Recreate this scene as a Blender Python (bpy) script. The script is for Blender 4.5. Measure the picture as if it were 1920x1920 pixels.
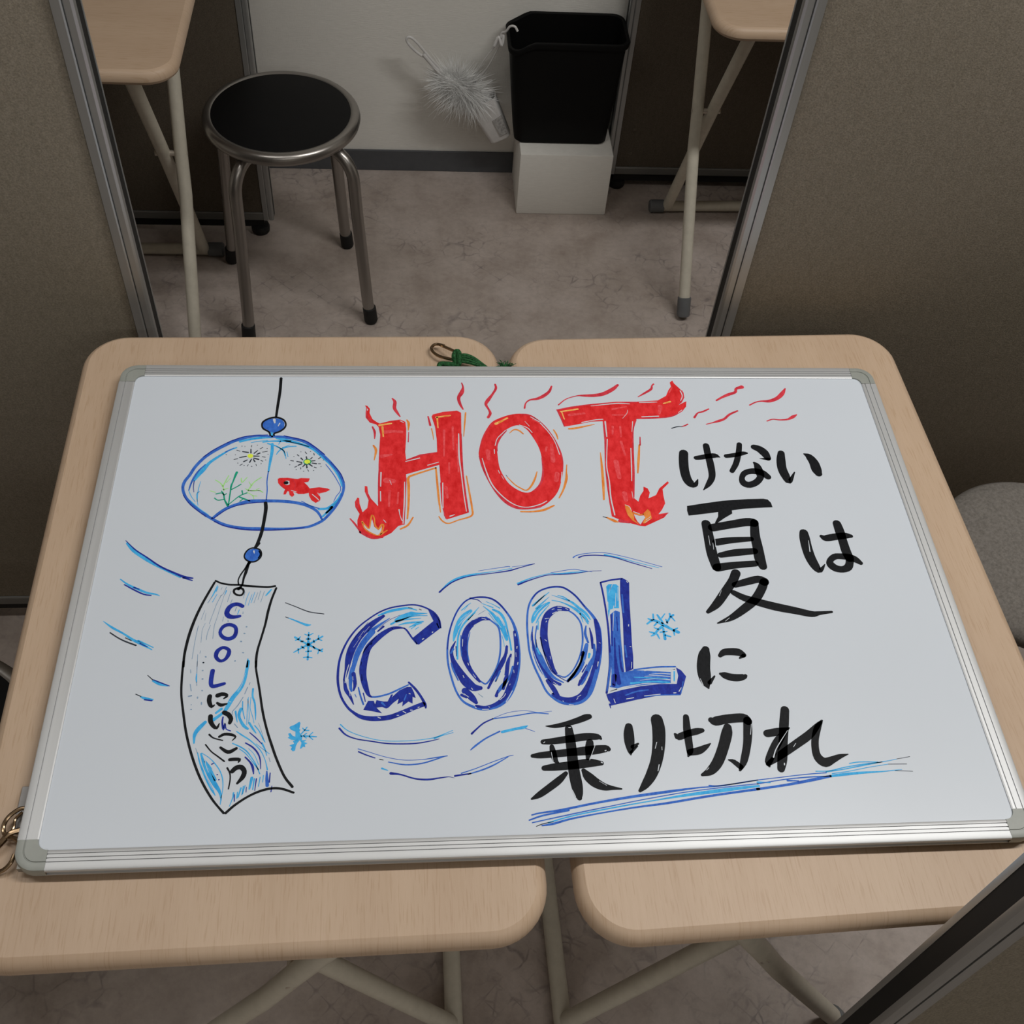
import bpy, bmesh, math, random
from mathutils import Vector, Matrix, geometry
import numpy as np

random.seed(7)
for _o in list(bpy.data.objects):
    bpy.data.objects.remove(_o)
SC = bpy.context.scene
COL = SC.collection
TT = 0.70                                   # table top height above the floor

# ---------------------------------------------------------------- camera
cam_data = bpy.data.cameras.new('camera')
cam_data.sensor_width = 36.0
cam_data.lens = 2089.38283 / 1920.0 * 36.0
cam_data.clip_start = 0.02
cam = bpy.data.objects.new('camera', cam_data)
COL.objects.link(cam)
_f = Vector((0.0871026, 0.6165204, -0.7825060)); _r = Vector((0.9961758, -0.0593076, 0.0641594)); _u = -Vector((-0.0068530, -0.7851020, -0.6193286))
m = Matrix((( _r.x, _u.x, -_f.x, -0.112604), (_r.y, _u.y, -_f.y, -0.665098), (_r.z, _u.z, -_f.z, 0.959103 + TT), (0, 0, 0, 1)))
cam.matrix_world = m
SC.camera = cam

# ---------------------------------------------------------------- world, lamps, exposure
world = bpy.data.worlds.new('world')
SC.world = world
world.use_nodes = True
world.node_tree.nodes['Background'].inputs[0].default_value = (0.9, 0.95, 1.0, 1)
world.node_tree.nodes['Background'].inputs[1].default_value = 0.02
SC.view_settings.view_transform = 'Standard'
SC.view_settings.look = 'None'
SC.view_settings.gamma = 1.0
SC.view_settings.use_curve_mapping = False
SC.view_settings.exposure = 0.0


def tube_lamp(name, loc, sx, sy, power, colour=(1.0, 0.985, 0.95)):
    d = bpy.data.lights.new(name, 'AREA')
    d.shape = 'RECTANGLE'
    d.size = sx
    d.size_y = sy
    d.energy = power
    d.color = colour
    o = bpy.data.objects.new(name, d)
    COL.objects.link(o)
    o.location = loc
    return o


# rows of fluorescent tubes on the ceiling
tube_lamp('ceiling_tube_lamp', (0.95, 0.14, 2.47), 1.3, 0.10, 24)
tube_lamp('ceiling_tube_lamp', (-0.95, 0.14, 2.47), 1.3, 0.10, 7.5)
tube_lamp('ceiling_tube_lamp', (0.75, -2.30, 2.47), 2.4, 0.10, 15)

# ---------------------------------------------------------------- helpers
def srgb(r, g, b):
    f = lambda c: (c / 255 / 12.92) if c / 255 <= 0.04045 else ((c / 255 + 0.055) / 1.055) ** 2.4
    return (f(r), f(g), f(b), 1.0)


class NT:
    """small node-tree writer"""
    def __init__(self, name):
        self.m = bpy.data.materials.new(name)
        self.m.use_nodes = True
        self.t = self.m.node_tree
        self.p = self.t.nodes['Principled BSDF']

    def n(self, kind, **kw):
        nd = self.t.nodes.new(kind)
        for k, v in kw.items():
            if k.startswith('i_'):
                key = k[2:]
                nd.inputs[int(key) if key.isdigit() else key.replace('_', ' ')].default_value = v
            else:
                setattr(nd, k, v)
        return nd

    def l(self, a, b):
        self.t.links.new(a, b)

    def coords(self, scale=(1, 1, 1), kind='Object', rot=(0, 0, 0)):
        tc = self.n('ShaderNodeTexCoord')
        mp = self.n('ShaderNodeMapping')
        mp.inputs['Scale'].default_value = scale
        mp.inputs['Rotation'].default_value = rot
        self.l(tc.outputs[kind], mp.inputs['Vector'])
        return mp.outputs[0]

    def noise(self, vec, scale, detail=4, rough=0.6, dist=0.0):
        nd = self.n('ShaderNodeTexNoise')
        nd.inputs['Scale'].default_value = scale
        nd.inputs['Detail'].default_value = detail
        nd.inputs['Roughness'].default_value = rough
        nd.inputs['Distortion'].default_value = dist
        if vec is not None:
            self.l(vec, nd.inputs['Vector'])
        return nd.outputs['Fac']

    def ramp(self, fac, stops):
        nd = self.n('ShaderNodeValToRGB')
        el = nd.color_ramp.elements
        while len(el) < len(stops):
            el.new(0.5)
        for e, (p, c) in zip(el, stops):
            e.position = p
            e.color = c if len(c) == 4 else (*c, 1)
        self.l(fac, nd.inputs[0])
        return nd.outputs[0]

    def mix(self, fac, a, b, mode='MIX'):
        nd = self.n('ShaderNodeMix', data_type='RGBA', blend_type=mode)
        for sock, v in ((nd.inputs[0], fac), (nd.inputs[6], a), (nd.inputs[7], b)):
            if isinstance(v, (int, float)):
                sock.default_value = v
            elif isinstance(v, tuple):
                sock.default_value = v
            else:
                self.l(v, sock)
        return nd.outputs[2]

    def math(self, op, a, b=0.0, c=None):
        nd = self.n('ShaderNodeMath', operation=op)
        for i, v in enumerate((a, b, c)):
            if v is None:
                continue
            if isinstance(v, (int, float)):
                nd.inputs[i].default_value = v
            else:
                self.l(v, nd.inputs[i])
        return nd.outputs[0]

    def bump(self, h, strength=0.2, dist=0.001):
        nd = self.n('ShaderNodeBump')
        nd.inputs['Strength'].default_value = strength
        nd.inputs['Distance'].default_value = dist
        self.l(h, nd.inputs['Height'])
        self.l(nd.outputs[0], self.p.inputs['Normal'])

    def base(self, c, rough=0.5, metal=0.0, spec=0.5):
        if isinstance(c, tuple):
            self.p.inputs['Base Color'].default_value = c
        else:
            self.l(c, self.p.inputs['Base Color'])
        self.p.inputs['Roughness'].default_value = rough
        self.p.inputs['Metallic'].default_value = metal
        self.p.inputs['Specular IOR Level'].default_value = spec
        return self.m


# ---------------------------------------------------------------- materials
def mat_beech():
    k = NT('beech_laminate')
    v = k.coords((170, 9, 9))
    streak = k.noise(v, 1.6, 3, 0.6)
    v2 = k.coords((420, 22, 22))
    fine = k.noise(v2, 1.5, 2, 0.5)
    v3 = k.coords((14, 3, 3))
    broad = k.noise(v3, 1.0, 2, 0.5)
    c = k.ramp(broad, [(0.3, WOOD_A), (0.7, WOOD_B)])
    d = k.ramp(streak, [(0.35, (0.96, 0.95, 0.93, 1)), (0.6, (1, 1, 1, 1))])
    e = k.ramp(fine, [(0.34, (0.91, 0.88, 0.84, 1)), (0.44, (1, 1, 1, 1))])
    c = k.mix(1.0, c, d, 'MULTIPLY')
    c = k.mix(1.0, c, e, 'MULTIPLY')
    k.bump(fine, 0.05, 0.0003)
    return k.base(c, 0.45, 0, 0.35)


def mat_floor():
    k = NT('vinyl_floor_faded_ornament')
    v = k.coords((1, 1, 1))
    big = k.noise(v, 2.3, 4, 0.6)
    blot = k.noise(v, 9.0, 6, 0.68)
    fine = k.noise(v, 70.0, 4, 0.7)
    c = k.ramp(blot, [(0.30, FLOOR_D), (0.48, FLOOR_M), (0.72, FLOOR_L)])
    g = k.ramp(big, [(0.35, (0.90, 0.88, 0.86, 1)), (0.65, (1.05, 1.04, 1.05, 1))])
    c = k.mix(1.0, c, g, 'MULTIPLY')
    f = k.ramp(fine, [(0.3, (0.90, 0.90, 0.90, 1)), (0.6, (1.03, 1.03, 1.03, 1))])
    c = k.mix(1.0, c, f, 'MULTIPLY')
    # faded ornament: curly outlines of warped cells plus a quatrefoil lattice, worn away in places
    warp = k.n('ShaderNodeTexNoise')
    warp.inputs['Scale'].default_value = 18.0
    k.l(v, warp.inputs['Vector'])
    add = k.n('ShaderNodeVectorMath', operation='MULTIPLY_ADD')
    k.l(warp.outputs['Color'], add.inputs[0])
    add.inputs[1].default_value = (0.05, 0.05, 0)
    k.l(v, add.inputs[2])
    vor = k.n('ShaderNodeTexVoronoi', feature='DISTANCE_TO_EDGE')
    vor.inputs['Scale'].default_value = 30.0
    k.l(add.outputs[0], vor.inputs['Vector'])
    l1 = k.ramp(vor.outputs['Distance'], [(0.02, (1, 1, 1, 1)), (0.07, (0, 0, 0, 1))])
    lat = k.coords((1, 1, 1), rot=(0, 0, math.pi / 4))
    sx = k.n('ShaderNodeSeparateXYZ')
    k.l(lat, sx.inputs[0])
    s = 2 * math.pi / 0.06
    a = k.math('SINE', k.math('MULTIPLY', sx.outputs[0], s))
    b = k.math('SINE', k.math('MULTIPLY', sx.outputs[1], s))
    q = k.math('ABSOLUTE', k.math('MULTIPLY', a, b))
    w = k.math('ADD', q, k.math('MULTIPLY', k.noise(v, 60, 2), 0.10))
    l2 = k.ramp(w, [(0.07, (1, 1, 1, 1)), (0.15, (0, 0, 0, 1))])
    m1 = k.ramp(k.noise(v, 3.3, 3, 0.6), [(0.47, (0, 0, 0, 1)), (0.58, (1, 1, 1, 1))])
    off = k.coords((1, 1, 1))
    mp = k.n('ShaderNodeMapping')
    mp.inputs['Location'].default_value = (3.7, 1.3, 0)
    k.l(off, mp.inputs['Vector'])
    m2 = k.ramp(k.noise(mp.outputs[0], 4.1, 3, 0.6), [(0.56, (0, 0, 0, 1)), (0.64, (1, 1, 1, 1))])
    wear = k.ramp(k.noise(v, 24, 4, 0.7), [(0.42, (0, 0, 0, 1)), (0.62, (1, 1, 1, 1))])
    f1 = k.math('MULTIPLY', k.math('MULTIPLY', l1, m1), wear)
    f2 = k.math('MULTIPLY', k.math('MULTIPLY', l2, m2), wear)
    fac = k.math('MULTIPLY', k.math('MAXIMUM', f1, f2), 0.60)
    c = k.mix(fac, c, FLOOR_P)
    k.bump(fine, 0.05, 0.0005)
    return k.base(c, 0.55, 0, 0.35)


def mat_wallpaper(name='white_woven_wallpaper'):
    k = NT(name)
    v = k.coords((60, 60, 900))
    n1 = k.noise(v, 1.0, 3, 0.6)
    v2 = k.coords((500, 500, 90))
    n2 = k.noise(v2, 1.0, 2, 0.5)
    h = k.math('ADD', n1, k.math('MULTIPLY', n2, 0.5))
    c = k.ramp(n1, [(0.3, tuple(x * 0.93 for x in WALL_C[:3]) + (1,)), (0.7, WALL_C)])
    k.bump(h, 0.55, 0.0012)
    return k.base(c, 0.75, 0, 0.2)


def mat_fabric(name, col, scale=520):
    k = NT(name)
    v = k.coords((1, 1, 1))
    n1 = k.noise(v, scale, 3, 0.7)
    n2 = k.noise(k.coords((1, 1, 0.35)), 160, 3, 0.6)
    n3 = k.noise(v, 2.2, 2, 0.5)
    c = k.ramp(n1, [(0.3, tuple(x * 0.72 for x in col[:3]) + (1,)), (0.7, tuple(min(1, x * 1.2) for x in col[:3]) + (1,))])
    c = k.mix(1.0, c, k.ramp(n2, [(0.3, (0.93, 0.92, 0.90, 1)), (0.7, (1.04, 1.04, 1.04, 1))]), 'MULTIPLY')
    c = k.mix(1.0, c, k.ramp(n3, [(0.3, (0.97, 0.97, 0.95, 1)), (0.7, (1.03, 1.02, 1.03, 1))]), 'MULTIPLY')
    k.bump(n1, 0.4, 0.0008)
    return k.base(c, 0.9, 0, 0.15)


def mat_plain(name, col, rough=0.5, metal=0.0, spec=0.5, grain=0.06, scale=60, bump=0.03):
    k = NT(name)
    n = k.noise(k.coords((1, 1, 1)), scale, 3, 0.6)
    lo = tuple(x * (1 - grain) for x in col[:3]) + (1,)
    hi = tuple(min(1, x * (1 + grain)) for x in col[:3]) + (1,)
    c = k.ramp(n, [(0.3, lo), (0.7, hi)])
    if bump:
        k.bump(n, bump, 0.0005)
    return k.base(c, rough, metal, spec)


def mat_brushed(name, col, rough=0.35, metal=1.0, axis=(3, 3, 3), scale=1.0):
    k = NT(name)
    n = k.noise(k.coords(axis), scale, 3, 0.6)
    c = k.ramp(n, [(0.3, tuple(x * 0.92 for x in col[:3]) + (1,)), (0.7, col)])
    r = k.math('ADD', k.math('MULTIPLY', n, 0.12), rough - 0.06)
    k.base(c, rough, metal)
    k.l(r, k.p.inputs['Roughness'])
    return k.m


def mat_ink(name, lo, hi, scale=260, rough=0.45):
    k = NT(name)
    n = k.noise(k.coords((1, 0.55, 1), rot=(0, 0, 0.15)), scale, 4, 0.65)
    c = k.ramp(n, [(0.32, lo), (0.66, hi)])
    return k.base(c, max(rough, 0.55), 0, 0.15)


WOOD_A = (0.510, 0.369, 0.260, 1)
WOOD_B = (0.562, 0.417, 0.300, 1)
FLOOR_D = (0.345, 0.288, 0.252, 1)
FLOOR_M = (0.435, 0.374, 0.335, 1)
FLOOR_L = (0.520, 0.455, 0.415, 1)
FLOOR_P = (0.150, 0.130, 0.130, 1)
WALL_C = (0.84, 0.82, 0.77, 1)
BOARD_C = (0.65, 0.70, 0.77, 1)

M = {}
M['wood'] = mat_beech()
M['floor'] = mat_floor()
M['wall'] = mat_wallpaper()
M['ceiling'] = mat_plain('ceiling_board', (0.78, 0.77, 0.74, 1), 0.9, 0, 0.1)
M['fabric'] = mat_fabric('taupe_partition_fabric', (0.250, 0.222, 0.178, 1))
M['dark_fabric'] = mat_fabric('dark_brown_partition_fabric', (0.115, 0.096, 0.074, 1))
M['grey_fabric'] = mat_fabric('grey_stool_fabric', (0.195, 0.180, 0.165, 1), 230)
M['alu'] = mat_brushed('anodised_aluminium', (0.42, 0.43, 0.43, 1), 0.42, 0.75, (40, 40, 2))
M['alu_dark'] = mat_brushed('dark_aluminium_rail', (0.22, 0.22, 0.21, 1), 0.45, 0.6, (2, 40, 40))
M['gasket'] = mat_plain('black_rubber', (0.012, 0.012, 0.012, 1), 0.6, 0, 0.3)
M['black_plastic'] = mat_plain('black_matte_plastic', (0.004, 0.004, 0.004, 1), 0.6, 0, 0.12, 0.1, 400, 0.05)
M['vinyl'] = mat_plain('black_vinyl', (0.005, 0.005, 0.0055, 1), 0.55, 0, 0.16, 0.1, 300, 0.08)
M['steel'] = mat_brushed('steel_tube', (0.36, 0.34, 0.32, 1), 0.30, 0.9, (30, 30, 6))
M['cream_steel'] = mat_plain('cream_painted_tube', (0.60, 0.56, 0.47, 1), 0.42, 0, 0.4)
M['grey_cap'] = mat_plain('grey_plastic_cap', (0.12, 0.125, 0.13, 1), 0.55)
M['bolt'] = mat_plain('bright_bolt', (0.62, 0.56, 0.48, 1), 0.35, 0.5)
M['baseboard'] = mat_plain('slate_grey_vinyl', (0.085, 0.088, 0.095, 1), 0.55, 0, 0.3)
M['white_plastic'] = mat_plain('white_plastic', (0.66, 0.65, 0.64, 1), 0.45)
M['sticker'] = mat_plain('grey_sticker', (0.34, 0.33, 0.32, 1), 0.5, 0, 0.4, 0.35, 180, 0)
M['fluff'] = mat_plain('white_fluff', (0.80, 0.80, 0.79, 1), 0.9, 0, 0.1)
M['cord'] = mat_plain('white_cord', (0.66, 0.65, 0.64, 1), 0.8, 0, 0.1)
M['bronze'] = mat_brushed('bronze_hook_metal', (0.30, 0.21, 0.13, 1), 0.22, 1.0, (60, 60, 60))
M['green_cord'] = mat_plain('green_twisted_cord', (0.016, 0.085, 0.026, 1), 0.7, 0, 0.2, 0.8, 420, 0.3)
M['bracket'] = mat_plain('grey_bracket', (0.30, 0.29, 0.285, 1), 0.45, 0.2)
M['board'] = None
k = NT('white_enamel_board')
n = k.noise(k.coords((1, 1, 1)), 5, 3, 0.5)
c = k.ramp(n, [(0.3, tuple(x * 0.985 for x in BOARD_C[:3]) + (1,)), (0.7, BOARD_C)])
M['board'] = k.base(c, 0.32, 0, 0.40)
M['frame_alu_x'] = mat_brushed('silver_frame_across', (0.60, 0.61, 0.62, 1), 0.50, 0.55, (3, 160, 160))
M['frame_alu_y'] = mat_brushed('silver_frame_along', (0.60, 0.61, 0.62, 1), 0.50, 0.55, (160, 3, 160))
M['frame_corner'] = mat_plain('grey_corner_plastic', (0.31, 0.325, 0.30, 1), 0.40, 0, 0.5)
M['groove'] = mat_plain('dark_groove', (0.16, 0.17, 0.175, 1), 0.6)
M['frame_side'] = mat_brushed('frame_side_channel', (0.25, 0.24, 0.22, 1), 0.45, 0.6, (3, 160, 160))

INK = {
    'K': mat_ink('black_marker', (0.0035, 0.0045, 0.006, 1), (0.009, 0.010, 0.013, 1), 420, 0.38),
    'D': mat_ink('thin_black_marker', (0.020, 0.026, 0.038, 1), (0.040, 0.050, 0.068, 1), 420),
    'N': mat_ink('navy_marker', (0.010, 0.018, 0.25, 1), (0.018, 0.045, 0.40, 1), 240),
    'B': mat_ink('blue_marker', (0.025, 0.105, 0.52, 1), (0.055, 0.200, 0.70, 1), 240),
    'L': mat_ink('sky_blue_marker', (0.030, 0.360, 0.80, 1), (0.085, 0.520, 0.92, 1), 240),
    'S': mat_ink('faint_blue_marker', (0.16, 0.28, 0.46, 1), (0.30, 0.43, 0.58, 1), 420),
    'R': mat_ink('red_marker', (0.66, 0.012, 0.014, 1), (0.86, 0.040, 0.045, 1), 150),
    'P': mat_ink('crimson_marker', (0.52, 0.022, 0.045, 1), (0.78, 0.060, 0.085, 1), 240),
    'Q': mat_ink('thin_red_marker', (0.76, 0.035, 0.045, 1), (0.88, 0.120, 0.130, 1), 330),
    'O': mat_ink('orange_marker', (0.76, 0.20, 0.030, 1), (0.88, 0.34, 0.075, 1), 240),
    'Y': mat_ink('amber_marker', (0.92, 0.36, 0.06, 1), (0.95, 0.60, 0.22, 1), 240),
    'V': mat_ink('lime_marker', (0.72, 0.90, 0.04, 1), (0.85, 0.95, 0.12, 1), 240),
    'G': mat_ink('teal_marker', (0.006, 0.28, 0.17, 1), (0.015, 0.42, 0.26, 1), 240),
    'E': mat_ink('pale_green_marker', (0.30, 0.72, 0.20, 1), (0.48, 0.88, 0.34, 1), 240),
    'W': M['board'],  # bare board in ink gaps; on black characters, painted glints of light
}

# ---------------------------------------------------------------- object helpers
def link(o, parent=None):
    COL.objects.link(o)
    if parent is not None:
        o.parent = parent
    return o


def tag(o, label=None, cat=None, group=None, kind=None):
    if label:
        o['label'] = label
    if cat:
        o['category'] = cat
    if group:
        o['group'] = group
    if kind:
        o['kind'] = kind
    return o


def empty(name, loc, rz=0.0):
    o = bpy.data.objects.new(name, None)
    o.empty_display_size = 0.05
    COL.objects.link(o)
    o.location = loc
    o.rotation_euler = (0, 0, rz)
    return o


def build(name, bm, mat, parent=None, smooth=True, angle=35):
    me = bpy.data.meshes.new(name)
    bmesh.ops.recalc_face_normals(bm, faces=bm.faces[:])
    for f in bm.faces:
        f.smooth = smooth
    if smooth:
        lim = math.radians(angle)
        for e in bm.edges:
            if len(e.link_faces) == 2 and e.calc_face_angle(0) > lim:
                e.smooth = False
    bm.to_mesh(me)
    bm.free()
    for mm in (mat if isinstance(mat, (list, tuple)) else [mat]):
        me.materials.append(mm)
    o = bpy.data.objects.new(name, me)
    return link(o, parent)


def copy_tree(o, parent=None):
    c = o.copy()
    COL.objects.link(c)
    c.parent = parent
    for ch in o.children:
        copy_tree(ch, c)
    return c


def box(bm, x0, y0, z0, x1, y1, z1, bev=0.0, seg=2):
    vs = [bm.verts.new((x, y, z)) for z in (z0, z1) for y in (y0, y1) for x in (x0, x1)]
    fs = [(0, 2, 3, 1), (4, 5, 7, 6), (0, 1, 5, 4), (2, 6, 7, 3), (0, 4, 6, 2), (1, 3, 7, 5)]
    faces = [bm.faces.new([vs[i] for i in f]) for f in fs]
    if bev:
        es = list({e for f in faces for e in f.edges})
        bmesh.ops.bevel(bm, geom=es, offset=bev, segments=seg, profile=0.5, affect='EDGES')
    return bm


def rings_skin(bm, rings, cap0=True, cap1=True, closed=True):
    """skin a list of vertex rings"""
    vv = [[bm.verts.new(p) for p in r] for r in rings]
    n = len(vv[0])
    for a, b in zip(vv, vv[1:]):
        for i in range(n if closed else n - 1):
            j = (i + 1) % n
            bm.faces.new((a[i], a[j], b[j], b[i]))
    if cap0:
        bm.faces.new(vv[0][::-1])
    if cap1:
        bm.faces.new(vv[-1])
    return vv


def smooth_path(pts, n=6, closed=False):
    P = [Vector(p) for p in pts]
    out = []
    N = len(P)
    for i in range(N if closed else N - 1):
        p0 = P[(i - 1) % N] if closed or i > 0 else P[i] * 2 - P[i + 1]
        p1, p2 = P[i], P[(i + 1) % N]
        p3 = P[(i + 2) % N] if closed or i < N - 2 else p2 * 2 - p1
        for k_ in range(n):
            t = k_ / n
            out.append(0.5 * ((2 * p1) + (-p0 + p2) * t + (2 * p0 - 5 * p1 + 4 * p2 - p3) * t * t + (-p0 + 3 * p1 - 3 * p2 + p3) * t ** 3))
    if not closed:
        out.append(P[-1])
    return out


def tube(bm, pts, r, seg=12, closed=False, radii=None):
    P = [Vector(p) for p in pts]
    N = len(P)
    rings = []
    up = None
    for i in range(N):
        a = P[(i - 1) % N] if closed or i > 0 else P[i]
        b = P[(i + 1) % N] if closed or i < N - 1 else P[i]
        d = (b - a).normalized()
        if up is None:
            up = d.orthogonal().normalized()
        up = (up - d * up.dot(d))
        up = up.normalized() if up.length > 1e-6 else d.orthogonal().normalized()
        s = d.cross(up)
        rr = radii[i] if radii else r
        rings.append([P[i] + (up * math.cos(2 * math.pi * j / seg) + s * math.sin(2 * math.pi * j / seg)) * rr for j in range(seg)])
    if closed:
        rings.append(rings[0])
        vv = [[bm.verts.new(p) for p in r_] for r_ in rings[:-1]]
        for i in range(N):
            A, B = vv[i], vv[(i + 1) % N]
            # match twist on the last joint
            if i == N - 1:
                best = min(range(seg), key=lambda s_: (A[0].co - B[s_].co).length)
                B = B[best:] + B[:best]
            for j in range(seg):
                bm.faces.new((A[j], A[(j + 1) % seg], B[(j + 1) % seg], B[j]))
    else:
        rings_skin(bm, rings)
    return bm


def lathe(bm, prof, seg=48, cx=0, cy=0):
    rings = [[(cx + r * math.cos(2 * math.pi * j / seg), cy + r * math.sin(2 * math.pi * j / seg), z) for j in range(seg)] for r, z in prof]
    rings_skin(bm, rings, cap0=prof[0][0] > 1e-5, cap1=prof[-1][0] > 1e-5)
    return bm


def rrect(hx, hy, r, n=8, cx=0.0, cy=0.0):
    out = []
    for sx, sy, a0 in ((1, 1, 0), (-1, 1, 90), (-1, -1, 180), (1, -1, 270)):
        for i in range(n + 1):
            a = math.radians(a0 + 90 * i / n)
            out.append((cx + sx * (hx - r) + r * math.cos(a), cy + sy * (hy - r) + r * math.sin(a)))
    return out


# ---------------------------------------------------------------- setting
bm = bmesh.new()
box(bm, -3.2, -3.4, -0.05, 3.2, 1.80, 0.0)
o = build('floor', bm, M['floor'], smooth=False); tag(o, kind='structure')
bm = bmesh.new()
box(bm, -3.2, 1.73, 0.0, 3.2, 1.83, 2.50)
o = build('wall_back', bm, M['wall'], smooth=False); tag(o, kind='structure')
bm = bmesh.new()
box(bm, -3.3, -3.4, 0.0, -3.2, 1.83, 2.50)
o = build('wall_left', bm, M['wall'], smooth=False); tag(o, kind='structure')
bm = bmesh.new()
box(bm, 3.2, -3.4, 0.0, 3.3, 1.83, 2.50)
o = build('wall_right', bm, M['wall'], smooth=False); tag(o, kind='structure')
bm = bmesh.new()
box(bm, -3.3, -3.5, 0.0, 3.3, -3.4, 2.50)
o = build('wall_front', bm, M['wall'], smooth=False); tag(o, kind='structure')
bm = bmesh.new()
box(bm, -3.3, -3.5, 2.50, 3.3, 1.83, 2.56)
o = build('ceiling', bm, M['ceiling'], smooth=False); tag(o, kind='structure')
bm = bmesh.new()
box(bm, -3.2, 1.724, 0.0, 3.2, 1.73, 0.056, 0.0015)
o = build('baseboard_back', bm, M['baseboard'], smooth=False); tag(o, kind='structure')


# ---------------------------------------------------------------- partitions
def partition(x_end, sgn, yf, length, label, height=1.60, feet=(0.035, 0.9), t=0.030, fabric='fabric'):
    """free-standing screen: its visible end at x_end, running to sgn * x, front face at yf"""
    root = empty('divider_screen', (x_end, yf, 0))
    tag(root, label, 'screen', 'fabric divider screens of the booths')
    z0, z1 = 0.042, height
    X = lambda x: sgn * x
    prof = [(0.0235, 0.0), (0.0230, -0.0015), (0.0135, -0.0022), (0.0118, -0.0015), (0.0118, 0.0022), (0.0102, 0.0022), (0.0102, -0.0010),
            (0.0035, -0.0012), (0.0008, 0.0006), (0.0, 0.0030), (0.0, 0.0065), (0.0065, 0.0065)]
    prof = prof + [(x, t - y) for x, y in prof[::-1]]
    bm = bmesh.new()
    rings_skin(bm, [[(X(x), y, z) for x, y in prof] for z in (z0, z1)])
    build('edge_post', bm, M['alu'], root, angle=25)
    bm = bmesh.new()
    a, b = sorted((X(0.0006), X(0.0068)))
    box(bm, a, 0.0066, z0 + 0.002, b, t - 0.0066, z1 - 0.002)
    build('edge_gasket', bm, M['gasket'], root, smooth=False)
    a, b = sorted((X(0.0235), X(length)))
    bm = bmesh.new()
    box(bm, a, 0.0006, z0 + 0.020, b, t - 0.0006, z1 - 0.020, 0.0025, 2)
    build('fabric_panel', bm, M[fabric], root)
    bm = bmesh.new()
    box(bm, a, -0.0015, z0, b, t + 0.0015, z0 + 0.0185, 0.0012, 1)
    build('bottom_rail', bm, M['alu_dark'], root, smooth=False)
    bm = bmesh.new()
    box(bm, a, -0.0010, z0 + 0.0185, b, t + 0.0010, z0 + 0.0205)
    build('rail_lip', bm, M['alu'], root, smooth=False)
    bm = bmesh.new()
    box(bm, a, -0.0015, z1 - 0.020, b, t + 0.0015, z1, 0.002, 2)
    build('top_rail', bm, M['alu'], root, smooth=False)
    bm = bmesh.new()
    box(bm, a, 0.006, 0.020, b, t - 0.006, z0)  # black filler strip standing in for the shade below the bottom rail
    build('rail_gap_shade', bm, M['gasket'], root, smooth=False)
    for fx in feet:
        bm = bmesh.new()
        lathe(bm, [(0.006, z0), (0.006, 0.022), (0.019, 0.020), (0.021, 0.014), (0.020, 0.003), (0.018, 0.0)], 24, X(fx), t / 2)
        build('adjuster_foot', bm, M['gasket'], root)
    for zz in (0.10, 0.165):
        bm = bmesh.new()
        rings_skin(bm, [[(X(0.055) + r * math.cos(2 * math.pi * j / 16), y, zz + r * math.sin(2 * math.pi * j / 16)) for j in range(16)] for r, y in ((0.0055, 0.001), (0.0055, -0.0006), (0.0045, -0.0012))])
        build('screw_cover', bm, M[fabric], root)
    return root


partition(-0.4400, -1, 0.420, 1.20, 'tall taupe divider screen behind the left side of the board, ending in an aluminium post')
partition(0.2850, 1, 0.420, 1.20, 'tall taupe divider screen behind the right side of the board, edge post facing left')
partition(0.2850, 1, -0.4380, 1.20, 'divider screen cutting across the lower right corner, nearest the viewer')
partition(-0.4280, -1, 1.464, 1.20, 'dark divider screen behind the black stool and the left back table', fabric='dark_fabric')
partition(0.3600, 1, 1.668, 1.20, 'dark divider screen beside the waste bin, behind the right back table', fabric='dark_fabric')


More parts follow.
